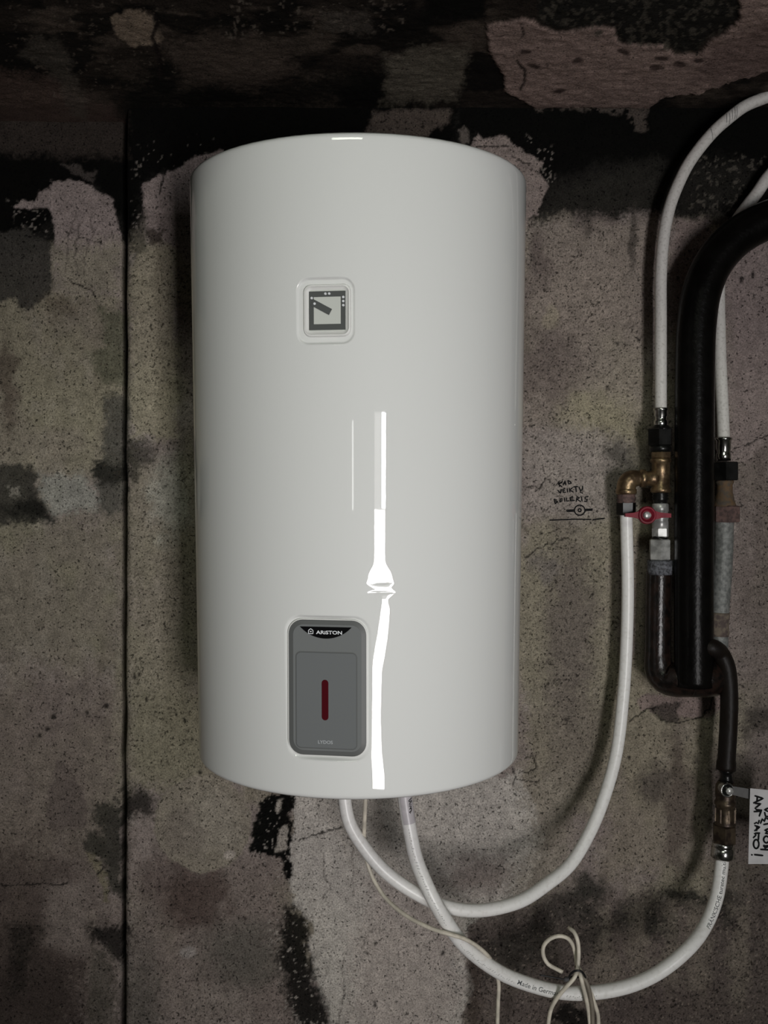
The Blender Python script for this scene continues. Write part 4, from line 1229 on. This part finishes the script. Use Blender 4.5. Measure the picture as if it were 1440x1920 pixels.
# galvanized pipe with union -----------------------------------------------------
GG = .042
turned('press_sleeve', 1357, 820, 864, [(0, 13.5), (.04, 16), (.10, 16), (.14, 13.5), (.5, 13), (.55, 12.2), (.68, 12.2), (.74, 13.5), (1, 13)], hose4, M_CHROME, g=GG)
gu = empty('pipe_union', W(1360, 980, GG)); tag(gu, 'rust-streaked steel union with a black nut and a reddish hexagon', 'pipe fitting')
child(hexa('union_nut', 1362, 866, 901, 24, None, M_DNUT, g=GG), gu)
child(turned('union_body', 1359, 899, 950, [(0, 15), (.1, 17), (.2, 14), (.5, 14.5), (.85, 19), (1, 21)], None, M_RUSTY, g=GG), gu)
child(hexa('hexagon', 1362, 948, 979, 25, None, M_ROX, g=GG, phase=0.1), gu)
gp = spline([W(1358, 972, GG), W(1356, 1050, GG), W(1352, 1110, GG), W(1349, 1150, GG), W(1347, 1225, GG)], 0.006)
galv = link('galvanized_pipe', tube('galvanized_pipe', gp, 17.5 / ppm(GG), 24), None, M_GALV)
tag(galv, 'grey galvanized pipe beside the thick black pipe', 'pipe')
gl = spline([W(1349, 1148, GG), W(1348, 1170, GG), W(1347, 1192, GG)], 0.004)
link('mortar_crust', tube('mortar_crust', gl, lambda t: (18.8 + 0.5 * math.sin(t * 9)) / ppm(GG), 18), galv, M_CRUST)

# lower bronze valve with steel lever -------------------------------------------
VX = 1360
bv = empty('ball_valve', W(VX, 1608, VG)); tag(bv, 'dark bronze ball valve with a steel lever and chrome collar, lower right', 'valve')
child(turned('valve_neck', VX + 2, 1440, 1466, [(0, 13), (.3, 13), (.35, 11), (.7, 11), (1, 15)], None, M_DNUT, g=VG), bv)
child(turned('valve_body', VX, 1464, 1548, [(0, 13), (.1, 18), (.3, 19), (.42, 17), (.46, 20), (.52, 20), (.55, 18), (.92, 18.5), (.95, 20), (1, 18)], None, M_BRONZE, g=VG), bv)
for k in range(8):
    a = 2 * math.pi * k / 8
    c = W(VX, 1527, VG); kk = ppm(VG)
    child(box('grip_rib', c + Vector((math.sin(a) * 18.5 / kk, -math.cos(a) * 18.5 / kk, 0)), (0.0024, 0.0024, 26 / kk), None, M_BRONZE, 0.0006), bv)
child(hexa('valve_hex', VX - 2, 1546, 1580, 22.5, None, M_BRONZE, g=VG, phase=0.25), bv)
child(turned('chrome_collar', VX - 4, 1578, 1609, [(0, 19), (.08, 20.5), (.28, 20.5), (.32, 19), (.38, 21.5), (.9, 22), (1, 19)], None, M_CHROME, g=VG, px2=VX - 5), bv)
LG = VG + 0.026; kl = ppm(LG); lc = W(1365, 1482, LG)
child(link('lever_pivot', lathe('lever_pivot', lc + Vector((-.002, 0.02, 0)), lc, [(0, 9 / kl), (.004, 12 / kl), (.016, 13.5 / kl), (.0195, 13.5 / kl), (.02, 12 / kl), (.0185, 10 / kl), (.0184, 1 / kl)], 26), None, M_CHROME), bv)
child(link('pivot_recess_shade', lathe('pivot_recess_shade', lc + Vector((0, 0.001, 0)), lc + Vector((0, -0.0006, 0)), [(0, 10.2 / kl), (.0016, 10 / kl)], 22), None, M_DNUT), bv)  # raised dark disc stands in for the shaded hollow of the pivot
lcs = W(1369, 1484, LG + .002)
child(link('pivot_screw', lathe('pivot_screw', lcs + Vector((0, 0.006, 0)), lcs, [(0, 7 / kl), (.004, 8 / kl), (.006, 6.5 / kl)], 8), None, M_SILVER), bv)
pa = [W(1372, 1474, LG), W(1398, 1478, LG), W(1470, 1492, LG), W(1470, 1512, LG), W(1396, 1496, LG), W(1372, 1490, LG)]
V = [tuple(v + Vector((0, .0022, 0))) for v in pa] + [tuple(v) for v in pa]; n = 6
Fc = [tuple(range(n)), tuple(range(2 * n - 1, n - 1, -1))] + [(i, i + n, (i + 1) % n + n, (i + 1) % n) for i in range(n)]
me = mesh('lever', V, Fc)
bml = bmesh.new(); bml.from_mesh(me); bmesh.ops.recalc_face_normals(bml, faces=bml.faces); bml.to_mesh(me); bml.free()
child(link('lever', me, None, mat('lever_steel', (0.05, 0.05, 0.048), 0.45, 0.5, var=0.4, vscale=60), False), bv)

# paper tag on the lever
TG = LG + 0.004
def ontag(x, y, d=0.0):
    f = (x - 1403) / 72.0
    v = W(x, y, TG + 0.004 * math.sin(f * 2.6) + d); return (v.x, v.y, v.z)
V = []; Fc = []; nx, ny = 8, 10
for back in (0.0, -0.0006):
    for j in range(ny + 1):
        for i in range(nx + 1):
            t = j / ny; xl = 1406.5 - 3.5 * t; x = xl + (1476 - xl) * i / nx; y = (1478 + 7 * i / nx) + (1620 - 1478 - 7 * i / nx) * t
            V.append(ontag(x, y, back))
st = (nx + 1) * (ny + 1)
for k in (0, 1):
    for j in range(ny):
        for i in range(nx):
            a = k * st + j * (nx + 1) + i; f = (a, a + nx + 1, a + nx + 2, a + 1); Fc.append(f if k == 0 else f[::-1])
ptag = link('paper_tag', mesh('paper_tag', V, Fc), None, M_PAPER)
tag(ptag, 'white paper tag with black handwriting hung on the lower valve lever', 'tag')
TW = [[(310, 268), (492, 325), (278, 428)], [(362, 288), (352, 392)], [(318, 440), (438, 445), (312, 545), (345, 578), (452, 592)], [(288, 622), (436, 612)], [(455, 585), (405, 722)],
      [(298, 892), (340, 868), (382, 892), (402, 820)], [(432, 884), (472, 788), (520, 842), (545, 760), (610, 792)], [(308, 938), (414, 970), (303, 1052)], [(352, 950), (345, 1050)],
      [(414, 1105), (294, 1110), (330, 1150), (272, 1208)], [(392, 1128), (384, 1262)], circ(335, 1352, 60, 100), [(298, 1590), (482, 1610)], [(232, 1594), (246, 1596)],
      [(620, 540), (520, 578), (600, 618)], [(525, 640), (545, 722), (620, 742)], [(505, 912), (620, 890)], [(620, 1005), (525, 1040), (595, 1070), (540, 1112), (620, 1122)],
      circ(565, 1250, 62, 75), [(500, 1400), (620, 1388)], [(508, 1380), (532, 1442), (600, 1410)], [(438, 1472), (620, 1482)]]
strokes('tag_handwriting', [[(1390 + x / 12, 1470 + y / 12) for x, y in ln] for ln in TW], 3.4, lambda x, y: ontag(x, y, 0.0005), ptag, M_INK)
